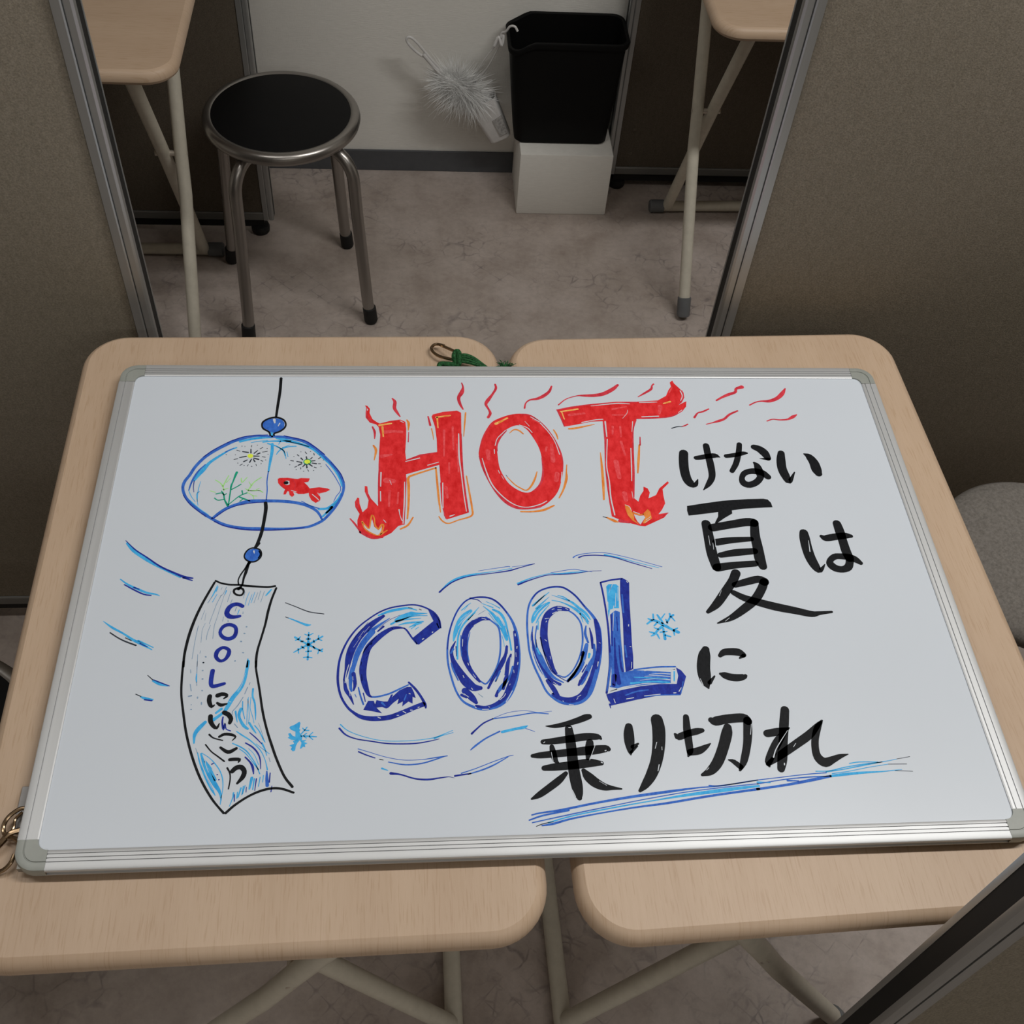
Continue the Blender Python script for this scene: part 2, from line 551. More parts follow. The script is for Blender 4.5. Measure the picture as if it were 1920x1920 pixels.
# ---------------------------------------------------------------- folding tables
def make_table():
    """local frame: short side along x (0.5), long side along y (0.75); the floor bar is at +x"""
    root = empty('folding_table', (0, 0, 0))
    hx, hy, th = 0.250, 0.375, 0.024
    bm = bmesh.new()
    prof = []
    for ins, dz in ((0.0100, 0.0), (0.0066, 0.0016), (0.0036, 0.0044), (0.0014, 0.0082), (0.0002, 0.0124), (0.0004, 0.0166), (0.0024, 0.0206), (0.0060, 0.0236), (0.0100, 0.0240)):
        prof.append((ins, TT - dz))              # creased, rounded edge
    rings = []
    for ins, z in prof:
        rings.append([(x, y, z) for x, y in rrect(hx - ins, hy - ins, 0.052 - ins, 10)])
    rings_skin(bm, rings)
    build('tabletop', bm, M['wood'], root, angle=22)
    zp = TT - 0.31
    R = 0.0125
    for s in (-1, 1):
        ya, yb = s * 0.300, s * 0.272
        bm = bmesh.new()
        tube(bm, [(0.150, ya, TT - 0.026), (0.0, ya + s * 0.004, zp), (-0.026, ya + s * 0.0055, zp - 0.050), (-0.036, ya + s * 0.0060, zp - 0.069), (-0.046, ya + s * 0.0056, zp - 0.087), (-0.192, ya, 0.034)], R, 14)
        lg = build('leg', bm, M['cream_steel'], root)
        d = Vector((-0.092, 0, -0.171)).normalized()
        e0 = Vector((-0.185, ya, 0.048)); e1 = e0 + d * 0.042
        bm = bmesh.new()
        tube(bm, [e0, e0 + d * 0.001, e0 + d * 0.036, e1, e1 + d * 0.003], 0.0145, 16, radii=[0.0135, 0.0150, 0.0150, 0.0138, 0.008])
        build('foot_cap', bm, M['grey_cap'], lg)
        bm = bmesh.new()
        tube(bm, [(-0.150, yb, TT - 0.026), (0.0, yb, zp), (0.180, yb, 0.022)], R, 14)
        build('leg', bm, M['cream_steel'], root)
        bm = bmesh.new()
        tube(bm, [(0.0, ya + s * 0.016, zp), (0.0, yb - s * 0.016, zp)], 0.0055, 12)
        build('pivot_bolt', bm, M['bolt'], root)
        for sx in (-0.150, 0.150):
            yy = yb if sx < 0 else ya
            bm = bmesh.new()
            box(bm, sx - 0.028, yy - 0.017, TT - 0.034, sx + 0.028, yy + 0.017, TT - 0.0235, 0.003)
            build('leg_bracket', bm, M['cream_steel'], root)
    bm = bmesh.new()
    tube(bm, [(0.186, -0.285, 0.016), (0.186, 0.285, 0.016)], R, 14)
    bar = build('floor_bar', bm, M['cream_steel'], root)
    for s in (-1, 1):
        bm = bmesh.new()
        tube(bm, [(0.186, s * 0.280, 0.016), (0.186, s * 0.281, 0.016), (0.186, s * 0.312, 0.016), (0.186, s * 0.315, 0.016)], 0.0155, 16, radii=[0.013, 0.0155, 0.0155, 0.013])
        build('end_cap', bm, M['grey_cap'], bar)
    return root


T1 = make_table()
T1.location = (-0.2530, 0.0010, 0); T1.rotation_euler[2] = math.radians(0.8)
tag(T1, 'beech folding table under the left half of the whiteboard', 'table', 'beech topped folding tables with cream tube legs')
for loc, rz, lab in (((0.2640, 0.0065, 0), math.radians(181.9), 'beech folding table under the right half of the whiteboard, turned slightly'),
                     ((-0.8520, 1.2040, 0), math.radians(90.0), 'beech folding table at upper left, beside the black stool'),
                     ((0.7820, 1.3980, 0), math.radians(91.2), 'beech folding table at upper right, in front of a dark partition')):
    c = copy_tree(T1)
    c.location = loc
    c.rotation_euler = (0, 0, rz)
    c['label'] = lab


# ---------------------------------------------------------------- whiteboard
BW, BH, BT = 0.4525, 0.3022, 0.016          # half width, half height, thickness
wb = empty('whiteboard', (0, 0, TT))
tag(wb, 'white dry-erase board with hand-drawn HOT and COOL lettering, lying across two tables', 'whiteboard')
FW = 0.0185
bm = bmesh.new()
box(bm, -BW + 0.004, -BH + 0.004, 0.0060, BW - 0.004, BH - 0.004, 0.0125)
build('backing_board', bm, M['frame_side'], wb, smooth=False)
bm = bmesh.new()
pts = rrect(BW - FW + 0.001, BH - FW + 0.001, 0.009, 6)
rings_skin(bm, [[(x, y, 0.0125) for x, y in pts], [(x, y, 0.0145) for x, y in pts]])
build('writing_surface', bm, M['board'], wb, smooth=False)
# extruded frame: cross-section (distance inward from the outer edge, height)
def rail_prof(grooves):
    pr = [(0.0010, 0.0055), (0.0002, 0.0059), (0.0002, 0.0070), (0.0024, 0.0075), (0.0024, 0.0116), (0.0002, 0.0126), (0.0, 0.0142), (0.0006, 0.0155), (0.0020, 0.0160)]
    for g in grooves:
        pr += [(g - 0.0005, 0.0160), (g - 0.0004, 0.0149), (g + 0.0004, 0.0149), (g + 0.0005, 0.0160)]
    pr += [(FW - 0.0012, 0.0159), (FW, 0.0154), (FW, 0.0127), (0.010, 0.0125), (0.010, 0.0055)]
    return pr


CL = 0.028                                   # corner piece leg length
def rail(axis, sgn, grooves, mat):
    pr = rail_prof(grooves)
    bm = bmesh.new()
    ends = (-BW + CL, BW - CL) if axis == 'x' else (-BH + CL, BH - CL)
    rings = []
    for e in ends:
        if axis == 'x':
            rings.append([(e, sgn * (BH - d), z) for d, z in pr])
        else:
            rings.append([(sgn * (BW - d), e, z) for d, z in pr])
    rings_skin(bm, rings)
    return build('frame_rail', bm, mat, wb, angle=20)


rail('x', 1, (0.0075, 0.0105, 0.0140), M['frame_alu_x'])
rail('x', -1, (0.0078, 0.0113, 0.0148), M['frame_alu_x'])
rail('y', -1, (0.0080,), M['frame_alu_y'])
rail('y', 1, (0.0080, 0.0145), M['frame_alu_y'])
for sx in (-1, 1):
    for sy in (-1, 1):
        # rounded corner cap: sweep of a flat profile round the corner
        bm = bmesh.new()
        ro = 0.0195
        def path(d):
            r = max(ro - d, 0.0005)
            cx, cy = BW - ro, BH - ro
            if d > ro:
                cx, cy = BW - d - r, BH - d - r
            P_ = [(BW - d, BH - CL)]
            for i in range(9):
                a = math.radians(90 * i / 8)
                P_.append((cx + r * math.cos(a), cy + r * math.sin(a)))
            P_.append((BW - CL, BH - d))
            return P_
        prof = [(0.0008, 0.0050), (0.0, 0.006), (0.0, 0.0130), (0.0010, 0.0156), (0.0030, 0.0163), (0.0072, 0.0163), (0.0076, 0.0153), (0.0082, 0.0153), (0.0086, 0.0163), (FW - 0.008, 0.0163)]
        rings = [[(sx * x, sy * y, z) for x, y in path(d)] for d, z in prof]
        # inner rounded edge of the cap (concave towards the writing surface)
        ri = 0.009
        inner = [(BW - FW, BH - CL)] + [(BW - FW - ri + ri * math.cos(math.radians(90 * i / 8)), BH - FW - ri + ri * math.sin(math.radians(90 * i / 8))) for i in range(9)] + [(BW - CL, BH - FW)]
        rings.append([(sx * x, sy * y, 0.0163) for x, y in inner])
        rings.append([(sx * x, sy * y, 0.0146) for x, y in inner])
        rings_skin(bm, rings, cap0=False, cap1=False, closed=False)
        build('frame_corner', bm, M['frame_corner'], wb, angle=25)
for px_ in (-0.36, 0.0, 0.36):
    for py_ in (-0.24, 0.24):
        bm = bmesh.new()
        lathe(bm, [(0.010, 0.0), (0.011, 0.001), (0.011, 0.0062)], 20, px_ if px_ else 0.12, py_)
        build('rubber_pad', bm, M['gasket'], wb)
# hanging bracket peeping out under the left edge
bm = bmesh.new()
box(bm, -0.4625, -0.262, 0.0012, -0.4460, -0.219, 0.0030, 0.0006, 1)
build('hanging_bracket', bm, M['bracket'], wb, smooth=False)


# ---------------------------------------------------------------- marker drawing on the board
Z0, ZL = 0.01456, 0.00004


def catmull2(P, closed):
    out = []
    N = len(P)
    for i in range(N if closed else N - 1):
        p1, p2 = P[i], P[(i + 1) % N]
        p0 = P[(i - 1) % N] if closed or i > 0 else tuple(2 * a - b for a, b in zip(p1, p2))
        p3 = P[(i + 2) % N] if closed or i < N - 2 else tuple(2 * b - a for a, b in zip(p1, p2))
        L = math.hypot(p2[0] - p1[0], p2[1] - p1[1])
        n = max(2, min(10, int(L / 0.004) + 2))
        for q in range(n):
            t = q / n
            out.append(tuple(0.5 * (2 * b + (-a + c) * t + (2 * a - 5 * b + 4 * c - d) * t * t + (-a + 3 * b - 3 * c + d) * t ** 3) for a, b, c, d in zip(p0, p1, p2, p3)))
    if not closed:
        out.append(P[-1])
    return out


def ribbon(bm, P, z, closed, mi):
    S = catmull2(P, closed)
    N = len(S)
    if N < 2:
        return
    Ls, Rs, Ts = [], [], []
    for i in range(N):
        a = S[(i - 1) % N] if closed or i > 0 else S[i]
        b = S[(i + 1) % N] if closed or i < N - 1 else S[i]
        dx, dy = b[0] - a[0], b[1] - a[1]
        L = math.hypot(dx, dy) or 1.0
        dx, dy = dx / L, dy / L
        h = max(S[i][2], 0.0001) / 2
        Ts.append((dx, dy, h))
        Ls.append(bm.verts.new((S[i][0] - dy * h, S[i][1] + dx * h, z)))
        Rs.append(bm.verts.new((S[i][0] + dy * h, S[i][1] - dx * h, z)))
    for i in range(N if closed else N - 1):
        j = (i + 1) % N
        f = bm.faces.new((Rs[i], Rs[j], Ls[j], Ls[i]))
        f.material_index = mi
    if not closed:
        for i, sg in ((0, -1), (N - 1, 1)):
            dx, dy, h = Ts[i]
            fan = []
            for q in range(1, 6):
                a = math.pi * q / 6
                ex = math.sin(a) * sg
                ey = math.cos(a)
                fan.append(bm.verts.new((S[i][0] + h * (dx * ex - dy * ey), S[i][1] + h * (dy * ex + dx * ey), z)))
            loop = [Ls[i]] + fan + [Rs[i]]
            if sg > 0:
                loop = loop[::-1]
            f = bm.faces.new(loop)
            f.material_index = mi


def patch(bm, rings, z, mi):
    R3 = []
    for r in rings:
        pts = [(r[i] * 1e-4, r[i + 1] * 1e-4) for i in range(0, len(r), 2)]
        if len(rings) > 1:
            pts = [(p[0], p[1]) for p in catmull2([(x, y, 0) for x, y in pts], True)]
        R3.append([Vector((x, y, 0)) for x, y in pts])
    flat = [v for r in R3 for v in r]
    vs = [bm.verts.new((v.x, v.y, z)) for v in flat]
    for tri in geometry.tessellate_polygon(R3):
        if len(set(tri)) < 3:
            continue
        try:
            f = bm.faces.new([vs[i] for i in tri])
            f.material_index = mi
        except ValueError:
            pass


INK_LABEL = {
    'red_letter': 'large red flaming letter',
    'blue_letter': 'large blue icy letter',
    'black_character': 'black brush-written character',
    'navy_letter': 'navy letter on the paper strip of the drawn wind chime',
    'goldfish_drawing': 'red goldfish drawing',
    'waterweed_drawing': 'green waterweed drawing',
    'firework_drawing': 'small firework burst drawing',
    'wind_chime_drawing': 'drawing of a glass wind chime with a paper strip',
    'snowflake_drawing': 'blue snowflake drawing',
    'heat_wave': 'small red wavy heat mark',
    'wind_streak': 'blue wind streak',
    'underline_stroke': 'blue marker underline',
}


def ink_object(name, items, parent):
    bm = bmesh.new()
    keys = []
    for key, lay, data in items:
        if key not in keys:
            keys.append(key)
        mi = keys.index(key)
        z = Z0 + ZL * lay
        if data[0] == 'F':
            patch(bm, data[1], z, mi)
        else:
            r = data[1]
            P = [(r[i] * 1e-4, r[i + 1] * 1e-4, r[i + 2] * 1e-4) for i in range(0, len(r), 3)]
            ribbon(bm, P, z, data[2], mi)
    for f in bm.faces:
        if f.normal.z < 0:
            f.normal_flip()
    me = bpy.data.meshes.new(name)
    bm.to_mesh(me)
    bm.free()
    for key in keys:
        me.materials.append(INK[key])
    o = bpy.data.objects.new(name, me)
    link(o, parent)
    o['label'] = INK_LABEL[name]
    return o


def read_ink(text):
    groups = []
    for ln in text.strip().split('\n'):
        if ln[0] == '#':
            groups.append((ln[3:], int(ln[1]), []))
            continue
        code, rest = ln.split(' ', 1)
        if code[0] == 'F':
            groups[-1][2].append((code[1], int(code[2]), ('F', [[int(q) for q in r.split()] for r in rest.split('|')])))
        else:
            groups[-1][2].append((code[0], int(code[-1]), ('S', [int(q) for q in rest.split()], code[1] == 'c')))
    top = None
    for name, lv, items in groups:
        if lv == 0 or (name == 'wind_chime_drawing' and top is not None):
            o = ink_object(name, items, wb)
            if lv == 0:
                top = o
        else:
            ink_object(name, items, top)


INK_DATA = """
#0 wind_chime_drawing
K3 -2677 2813 34 -2675 2595 34 -2684 2390 32 -2691 2202 27
FB1 -2697 2174 -2629 2160 -2590 2103 -2590 2032 -2638 1983 -2707 1948 -2738 1955 -2814 2018 -2833 2060 -2827 2117 -2773 2159
W2 -2709 2152 31 -2700 2103 18
W2 -2644 2096 14 -2658 2053 9
W2 -2787 1997 10 -2760 1976 10
L2 -2722 1948 24 -2715 1893 24
K3 -2694 1907 18 -2694 1941 24 -2637 1969 24 -2585 2025 22 -2575 2089 18 -2608 2152 23 -2688 2188 26 -2774 2167 25 -2832 2117 23 -2840 2060 18 -2819 2011 22 -2754 1962 21 -2736 1907 18
L1 -3061 1818 30 -2982 1845 30 -2863 1872 33 -2722 1882 25
L1 -2661 1872 32 -2505 1823 40 -2360 1768 34 -2245 1699 32 -2139 1584 31 -2033 1456 27 -1947 1297 25 -1911 1166 20
L1 -1944 949 23 -2009 861 28 -2101 749 23
L1 -3547 1011 13 -3406 866 15 -3301 779 15
Bc2 -2718 1893 33 -2611 1889 36 -2477 1861 38 -2363 1820 37 -2247 1734 35 -2130 1607 33 -2034 1485 32 -1949 1350 30 -1900 1218 30 -1896 1102 30 -1930 974 30 -1989 848 31 -2076 718 32 -2136 666 34 -2239 613 32 -2381 592 29 -2571 585 34 -2762 593 36 -2904 598 36 -3048 624 36 -3147 661 35 -3227 708 34 -3319 773 33 -3424 860 33 -3511 948 31 -3575 1049 31 -3607 1151 31 -3598 1241 36 -3555 1332 35 -3510 1449 36 -3435 1571 38 -3346 1665 40 -3226 1759 40 -3122 1827 38 -2986 1882 36 -2866 1907 31
N3 -3437 1592 13 -3348 1686 13 -3228 1781 13 -3124 1846 14 -2987 1899 14 -2766 1918 11
N3 -2582 1904 14 -2364 1837 16 -2248 1751 15 -2120 1624 12
N3 -2045 1510 9 -1939 1356 11 -1887 1218 8
N3 -3226 692 14 -3105 627 14 -2903 581 17 -2665 571 17 -2447 579 15 -2286 598 10
N3 -3590 1049 8 -3508 929 10 -3412 835 11 -3317 754 11
B2 -3249 735 29 -3189 803 36 -3110 870 40 -3000 925 40 -2888 962 43 -2714 965 43 -2549 960 40 -2402 940 40 -2283 901 36 -2183 837 32 -2136 775 27 -2109 712 22
N3 -3248 725 14 -3109 855 10 -2998 907 10 -2838 940 10 -2712 947 10
L1 -2145 849 30 -2067 855 30 -2011 899 28 -1955 974 20 -1919 1063 15
L1 -2065 799 27 -2010 873 35
B2 -2335 958 10 -2244 900 12 -2145 856 15
L2 -2705 1783 30 -2699 1674 35 -2707 1539 29 -2716 1380 20
B2 -2718 1380 12 -2722 1236 12 -2711 1120 12 -2710 980 12
L1 -3093 1729 19 -3169 1688 21 -3233 1635 26 -3306 1568 34 -3368 1501 37 -3417 1409 48 -3467 1331 48 -3498 1253 23
B2 -3122 1722 11 -3206 1664 13
B2 -3406 1482 12 -3465 1396 19 -3503 1305 23 -3527 1215 19 -3540 1119 13
N3 -3498 1253 10 -3497 1163 8 -3484 1093 6
L1 -3539 1113 8 -3506 1036 8 -3455 960 6
L1 -3428 1240 6 -3441 1137 8 -3439 1036 8 -3433 960 6
L1 -3427 1099 10 -3452 1061 8 -3420 910 6
L1 -2939 1804 8 -2859 1821 11 -2759 1835 11
L1 -2808 1810 17 -2718 1824 19 -2607 1824 28 -2505 1823 22
L1 -2756 1790 16 -2704 1769 21 -2642 1741 13 -2567 1673 11 -2539 1565 8
L1 -2440 1748 14 -2521 1741 16 -2589 1714 19 -2627 1673 15 -2649 1626 9
L1 -2512 1768 8 -2590 1725 8
L1 -2652 1741 10 -2578 1687 18 -2552 1605 8
L1 -2536 1666 8 -2519 1592 8
L1 -2617 1824 14 -2634 1776 7
L1 -2555 1810 11 -2453 1796 11 -2350 1761 13 -2298 1741 11
B2 -2099 1476 9 -2051 1403 10 -1997 1310 10 -1954 1218 9 -1927 1153 9 -1930 1089 8 -1967 1025 9 -1993 949 6
K4 -2714 936 39 -2705 854 39 -2711 706 35 -2723 560 36 -2745 440 35 -2774 339 29
#1 firework_drawing
G1 -2929 1605 90 -2929 1605 90
V2 -2933 1608 59 -2929 1605 59
D3 -2933 1705 11 -2928 1649 14
D3 -3020 1670 12 -2958 1656 18
D3 -3046 1583 10 -2976 1598 16
D3 -2858 1685 10 -2892 1644 14
D3 -2832 1646 18 -2861 1630 14
D3 -2893 1603 16 -2836 1601 14
D3 -2890 1572 16 -2836 1554 16
D3 -2892 1552 13 -2875 1522 15
D3 -2915 1557 12 -2930 1512 15
D3 -2960 1547 12 -2995 1522 16
D3 -3086 1690 8 -3050 1675 8
D3 -3103 1555 8 -3063 1565 8
D3 -2929 1762 7 -2930 1736 7
D3 -2804 1731 8 -2833 1710 8
D3 -2751 1674 8 -2803 1661 8
D3 -2801 1592 8 -2767 1587 8
D3 -2812 1542 8 -2789 1526 8
D3 -2861 1486 6 -2853 1461 6
D3 -3007 1487 8 -3032 1467 8
D3 -2943 1477 7 -2952 1457 7
D3 -2868 1765 8 -2865 1763 8
D3 -2758 1715 9 -2754 1715 9
D3 -3037 1750 8 -3033 1750 8
D3 -3004 1747 7 -3000 1745 7
D3 -3197 1624 8 -3191 1624 8
D3 -3098 1622 7 -3092 1622 7
D3 -2742 1631 8 -2739 1631 8
D3 -2761 1547 9 -2758 1547 9
D3 -2806 1491 9 -2803 1493 9
D3 -3060 1502 8 -3055 1502 8
D3 -2989 1467 8 -2984 1467 8
D3 -2909 1454 8 -2900 1453 8
#1 firework_drawing
G1 -2304 1517 89 -2303 1517 89
V2 -2306 1520 63 -2302 1517 63
D3 -2319 1591 14 -2310 1552 12
D3 -2375 1571 16 -2355 1545 12
D3 -2418 1522 12 -2364 1508 16
D3 -2363 1489 16 -2400 1467 14
D3 -2325 1479 17 -2349 1447 11
D3 -2309 1474 12 -2303 1429 17
D3 -2287 1489 13 -2248 1454 15
D3 -2250 1499 12 -2204 1489 16
D3 -2255 1529 14 -2221 1534 12
D3 -2268 1560 13 -2254 1580 11
D3 -2420 1622 9 -2400 1603 9
D3 -2487 1537 10 -2456 1530 10
D3 -2335 1663 8 -2318 1637 8
D3 -2238 1640 9 -2233 1616 9
D3 -2164 1580 10 -2184 1560 10
D3 -2181 1489 9 -2158 1489 9
D3 -2224 1438 10 -2201 1428 10
D3 -2294 1404 7 -2282 1380 7
D3 -2371 1434 8 -2370 1411 8
D3 -2414 1454 9 -2436 1439 9
D3 -2384 1665 8 -2381 1665 8
D3 -2278 1670 8 -2274 1670 8
D3 -2456 1593 8 -2453 1593 8
D3 -2495 1475 8 -2491 1475 8
D3 -2419 1404 9 -2416 1404 9
D3 -2338 1382 9 -2335 1382 9
D3 -2229 1390 9 -2226 1390 9
D3 -2153 1448 8 -2149 1448 8
D3 -2132 1541 8 -2128 1543 8
D3 -2175 1626 8 -2171 1626 8
#1 waterweed_drawing
G2 -3056 1367 28 -3067 1323 24 -3085 1234 16 -3098 1176 20 -3100 1079 14 -3102 916 15
G2 -3089 1127 13 -3041 1161 13 -2997 1199 13
G2 -3108 902 25 -3149 983 16 -3167 1060 16 -3194 1104 11
G2 -3248 1065 14 -3188 1079 13 -3163 1050 15 -3139 1069 11
G2 -3257 1008 14 -3221 979 13 -3160 988 14
G2 -3106 912 9 -3047 982 11 -2993 1039 13 -2923 1078 14
G2 -2977 1107 17 -2966 1059 10
G2 -2995 1020 16 -2946 996 18 -2884 967 13
G2 -2960 991 11 -2986 963 13
E1 -3272 1260 11 -3216 1215 12 -3185 1166 15 -3168 1108 9
E1 -3138 1323 10 -3161 1254 12 -3183 1176 15
E1 -3115 1283 7 -3154 1225 9
E1 -3000 1283 12 -2988 1224 12 -2938 1297 9
E1 -2786 1296 11 -2855 1233 13 -2890 1165 16 -2915 1106 12
E1 -2914 1233 8 -2888 1184 9
E1 -2943 1136 9 -2882 1106 10 -2779 1110 10
E1 -2796 1140 8 -2824 1125 10
E1 -2755 1086 11 -2808 1111 10 -2911 1106 12
E1 -2924 1087 9 -2862 1043 10 -2843 995 9
E1 -2813 1033 11 -2854 1038 10
E1 -3315 1109 9 -3255 1089 9
E1 -3128 1142 10 -3178 1126 10
#1 goldfish_drawing
FR1 -2609 1271 -2591 1286 -2501 1288 -2433 1275 -2396 1270 -2359 1284 -2265 1279 -2268 1257 -2277 1229 -2322 1220 -2286 1180 -2258 1136 -2158 1152 -2067 1135 -2037 1115 -2080 1086 -2154 1063 -2136 1004 -2138 966 -2184 933 -2231 971 -2260 1034 -2265 1073 -2317 1059 -2376 1059 -2414 1084 -2433 1089 -2416 1045 -2440 1018 -2468 1045 -2478 1094 -2493 1099 -2509 1055 -2534 1051 -2530 1094 -2521 1123 -2568 1167 -2601 1212
W2 -2506 1216 64 -2500 1215 64
K3 -2521 1216 45 -2512 1216 45
R3 -2475 1231 12 -2465 1181 12
W2 -2227 1053 9 -2180 1005 10 -2149 968 8
W2 -2453 1108 9 -2400 1088 8
W2 -2169 1072 6 -2148 1033 6
P2 -2566 1251 5 -2578 1212 4 -2537 1153 5
P2 -2447 1260 5 -2413 1191 4 -2424 1113 5
P2 -2186 1111 5 -2082 1120 5
#1 wind_chime_drawing
FB1 -2781 333 -2734 316 -2707 266 -2716 217 -2755 173 -2799 162 -2854 195 -2877 236 -2868 284 -2838 317
L1 -2733 299 13 -2716 258 13 -2732 209 14
W2 -2785 300 17 -2779 271 8
Kc3 -2781 339 18 -2727 316 17 -2705 266 16 -2713 213 16 -2755 169 18 -2806 162 18 -2853 187 17 -2877 228 14 -2870 276 16 -2845 317 16 -2814 336 17
K3 -2747 398 42 -2772 349 35
K3 -2818 154 37 -2856 74 18 -2889 11 16 -2911 -60 13 -2902 -123 15
K3 -2824 146 27 -2843 34 31 -2858 -37 23 -2867 -123 21 -2898 -174 32
Kc3 -2896 -162 27 -2857 -174 23 -2844 -213 20 -2863 -248 23 -2901 -247 22 -2937 -220 22 -2940 -181 25
K3 -3136 -68 19 -3082 -97 20 -2998 -118 22 -2890 -123 23 -2825 -136 26 -2697 -148 23 -2601 -153 22 -2538 -144 24
K3 -3143 -88 23 -3195 -227 25 -3243 -364 26 -3287 -521 28 -3318 -676 29 -3334 -807 28 -3342 -943 25 -3336 -1063 23
K3 -2524 -168 22 -2559 -299 23 -2585 -451 26 -2600 -593 23 -2625 -741 22 -2651 -885 23 -2657 -992 25 -2652 -1077 22
S1 -3184 -335 6 -3153 -266 7
L1 -3111 -128 8 -3134 -213 14 -3153 -266 8
L1 -3103 -143 7 -3116 -197 10
S1 -3064 -152 4 -3071 -179 4
S1 -3020 -148 6 -3044 -230 6 -3067 -252 6
L1 -3016 -191 11 -3027 -237 7
S1 -2971 -200 5 -2994 -326 5
S1 -2949 -300 5 -2961 -346 5
L1 -3106 -236 7 -3141 -328 6
S1 -3061 -245 6 -3095 -344 6 -3116 -442 5 -3145 -583 4
S1 -3031 -237 4 -3059 -398 4 -3077 -518 4 -3093 -607 5 -3093 -753 5
S1 -3205 -425 4 -3228 -530 4
S1 -3189 -456 3 -3192 -545 3
S1 -3183 -575 4 -3204 -656 4 -3201 -795 4
S1 -3247 -604 6 -3259 -765 5 -3265 -980 5
S1 -3131 -599 5 -3151 -694 5 -3153 -767 5
S1 -3194 -889 5 -3197 -917 5
S1 -3216 -931 5 -3206 -1065 5
S1 -3014 -504 5 -3018 -556 5
S1 -2967 -542 6 -2965 -564 6
S1 -2831 -210 5 -2840 -287 4
L1 -2787 -210 5 -2806 -287 6 -2817 -371 5
L1 -2759 -242 5 -2786 -372 5
L1 -2733 -215 6 -2760 -342 6
S1 -2704 -219 5 -2732 -342 5
S1 -2677 -200 6 -2694 -304 5
S1 -2639 -205 5 -2666 -336 5
L1 -2573 -187 15 -2602 -229 18 -2622 -259 10
S1 -2900 -393 7 -2908 -438 7
L1 -2869 -424 8 -2880 -476 8
S1 -2829 -447 6 -2829 -470 6
S1 -2781 -624 16 -2779 -624 16
S1 -2796 -701 16 -2792 -702 16
S1 -2821 -791 16 -2816 -792 16
S1 -2794 -917 11 -2782 -920 11
S1 -3141 -956 13 -3135 -960 13
S1 -3155 -1022 16 -3152 -1022 16
S1 -2857 -1010 14 -2854 -1010 14
L1 -2736 -991 12 -2738 -1076 22
K3 -3342 -1004 22 -3335 -1186 22 -3318 -1365 21 -3281 -1540 22 -3229 -1755 23 -3160 -1965 23 -3080 -2155 23 -3006 -2293 22 -2928 -2413 21 -2870 -2485 19 -2813 -2548 22
K3 -2655 -1018 21 -2650 -1101 20 -2601 -1320 21 -2552 -1559 23 -2499 -1749 22 -2442 -1911 24 -2387 -2053 23 -2309 -2218 23 -2232 -2320 25
K3 -2795 -2549 24 -2726 -2481 23 -2624 -2407 21 -2519 -2355 23 -2412 -2330 23 -2323 -2337 22 -2218 -2376 20
N3 -2413 -2307 7 -2417 -2362 10
L1 -2728 -1017 29 -2734 -1090 29 -2749 -1226 33 -2780 -1315 38 -2841 -1412 43 -2885 -1516 37 -2918 -1567 26 -2994 -1634 35
W2 -2748 -1145 3 -2769 -1271 4 -2801 -1342 4
W2 -2868 -1446 5 -2852 -1455 5
L1 -2933 -1523 26 -2979 -1565 21
L1 -3067 -1658 31 -3120 -1724 41 -3148 -1783 33 -3145 -1867 15
W2 -3077 -1709 5 -3121 -1783 7 -3136 -1817 5
L1 -2660 -1318 17 -2657 -1398 18 -2632 -1469 17 -2616 -1575 14 -2610 -1644 7
L1 -2695 -1406 6 -2694 -1555 7 -2686 -1693 6
L1 -2672 -1407 6 -2670 -1521 6 -2640 -1609 6 -2622 -1678 6
L1 -2754 -1528 29 -2767 -1588 28 -2751 -1640 25 -2715 -1701 30 -2674 -1736 22
L1 -2745 -1449 9 -2737 -1537 11 -2710 -1633 7
L1 -2801 -1553 17 -2787 -1622 13 -2775 -1665 7
L1 -2701 -1424 6 -2672 -1590 6 -2672 -1676 6
L1 -2664 -1677 21 -2621 -1746 18 -2595 -1781 10
L1 -2613 -1704 11 -2566 -1764 10 -2526 -1841 12 -2505 -1876 7
N2 -2652 -1775 9 -2591 -1831 11 -2534 -1892 8
S1 -2581 -1679 4 -2543 -1774 4 -2522 -1842 4
L1 -2534 -1883 16 -2499 -1951 12 -2480 -2009 7
L1 -2586 -1890 6 -2522 -1942 6 -2458 -1993 6
L1 -2774 -1759 9 -2714 -1803 14 -2650 -1847 12 -2585 -1907 9 -2535 -1966 9 -2500 -2033 7 -2477 -2099 9 -2465 -2148 13
B2 -2468 -2165 12 -2463 -2229 27 -2454 -2301 32
L1 -2797 -1880 11 -2719 -1920 12 -2663 -1963 12 -2612 -2030 10 -2570 -2097 10 -2529 -2187 9
L1 -2732 -1936 8 -2676 -1979 9 -2626 -2038 7 -2543 -2146 13
L1 -2650 -1934 4 -2592 -1998 6 -2547 -2097 6
N3 -2681 -1879 12 -2614 -1923 15 -2564 -1982 15 -2536 -2049 12 -2525 -2139 7
N3 -2672 -2020 13 -2624 -2071 16 -2597 -2120 23 -2584 -2185 10
L1 -2744 -2364 16 -2747 -2411 11 -2769 -2488 6
L1 -2709 -2357 10 -2711 -2412 13
L1 -2683 -2318 14 -2701 -2404 11
L1 -2663 -2303 11 -2670 -2382 9
L1 -2649 -2295 8 -2664 -2374 7
L1 -2596 -2225 27 -2609 -2328 17
L1 -2573 -2234 14 -2579 -2337 10
L1 -2523 -2219 9 -2531 -2307 8
L1 -2495 -2204 9 -2497 -2268 7
N2 -2736 -2380 10 -2730 -2442 9
N2 -2555 -2234 11 -2560 -2346 7
N2 -2636 -2312 7 -2636 -2359 7
N2 -2437 -2182 10 -2438 -2270 13
L1 -3101 -1967 10 -3067 -2074 14 -3009 -2197 21 -2946 -2310 24 -2902 -2382 8
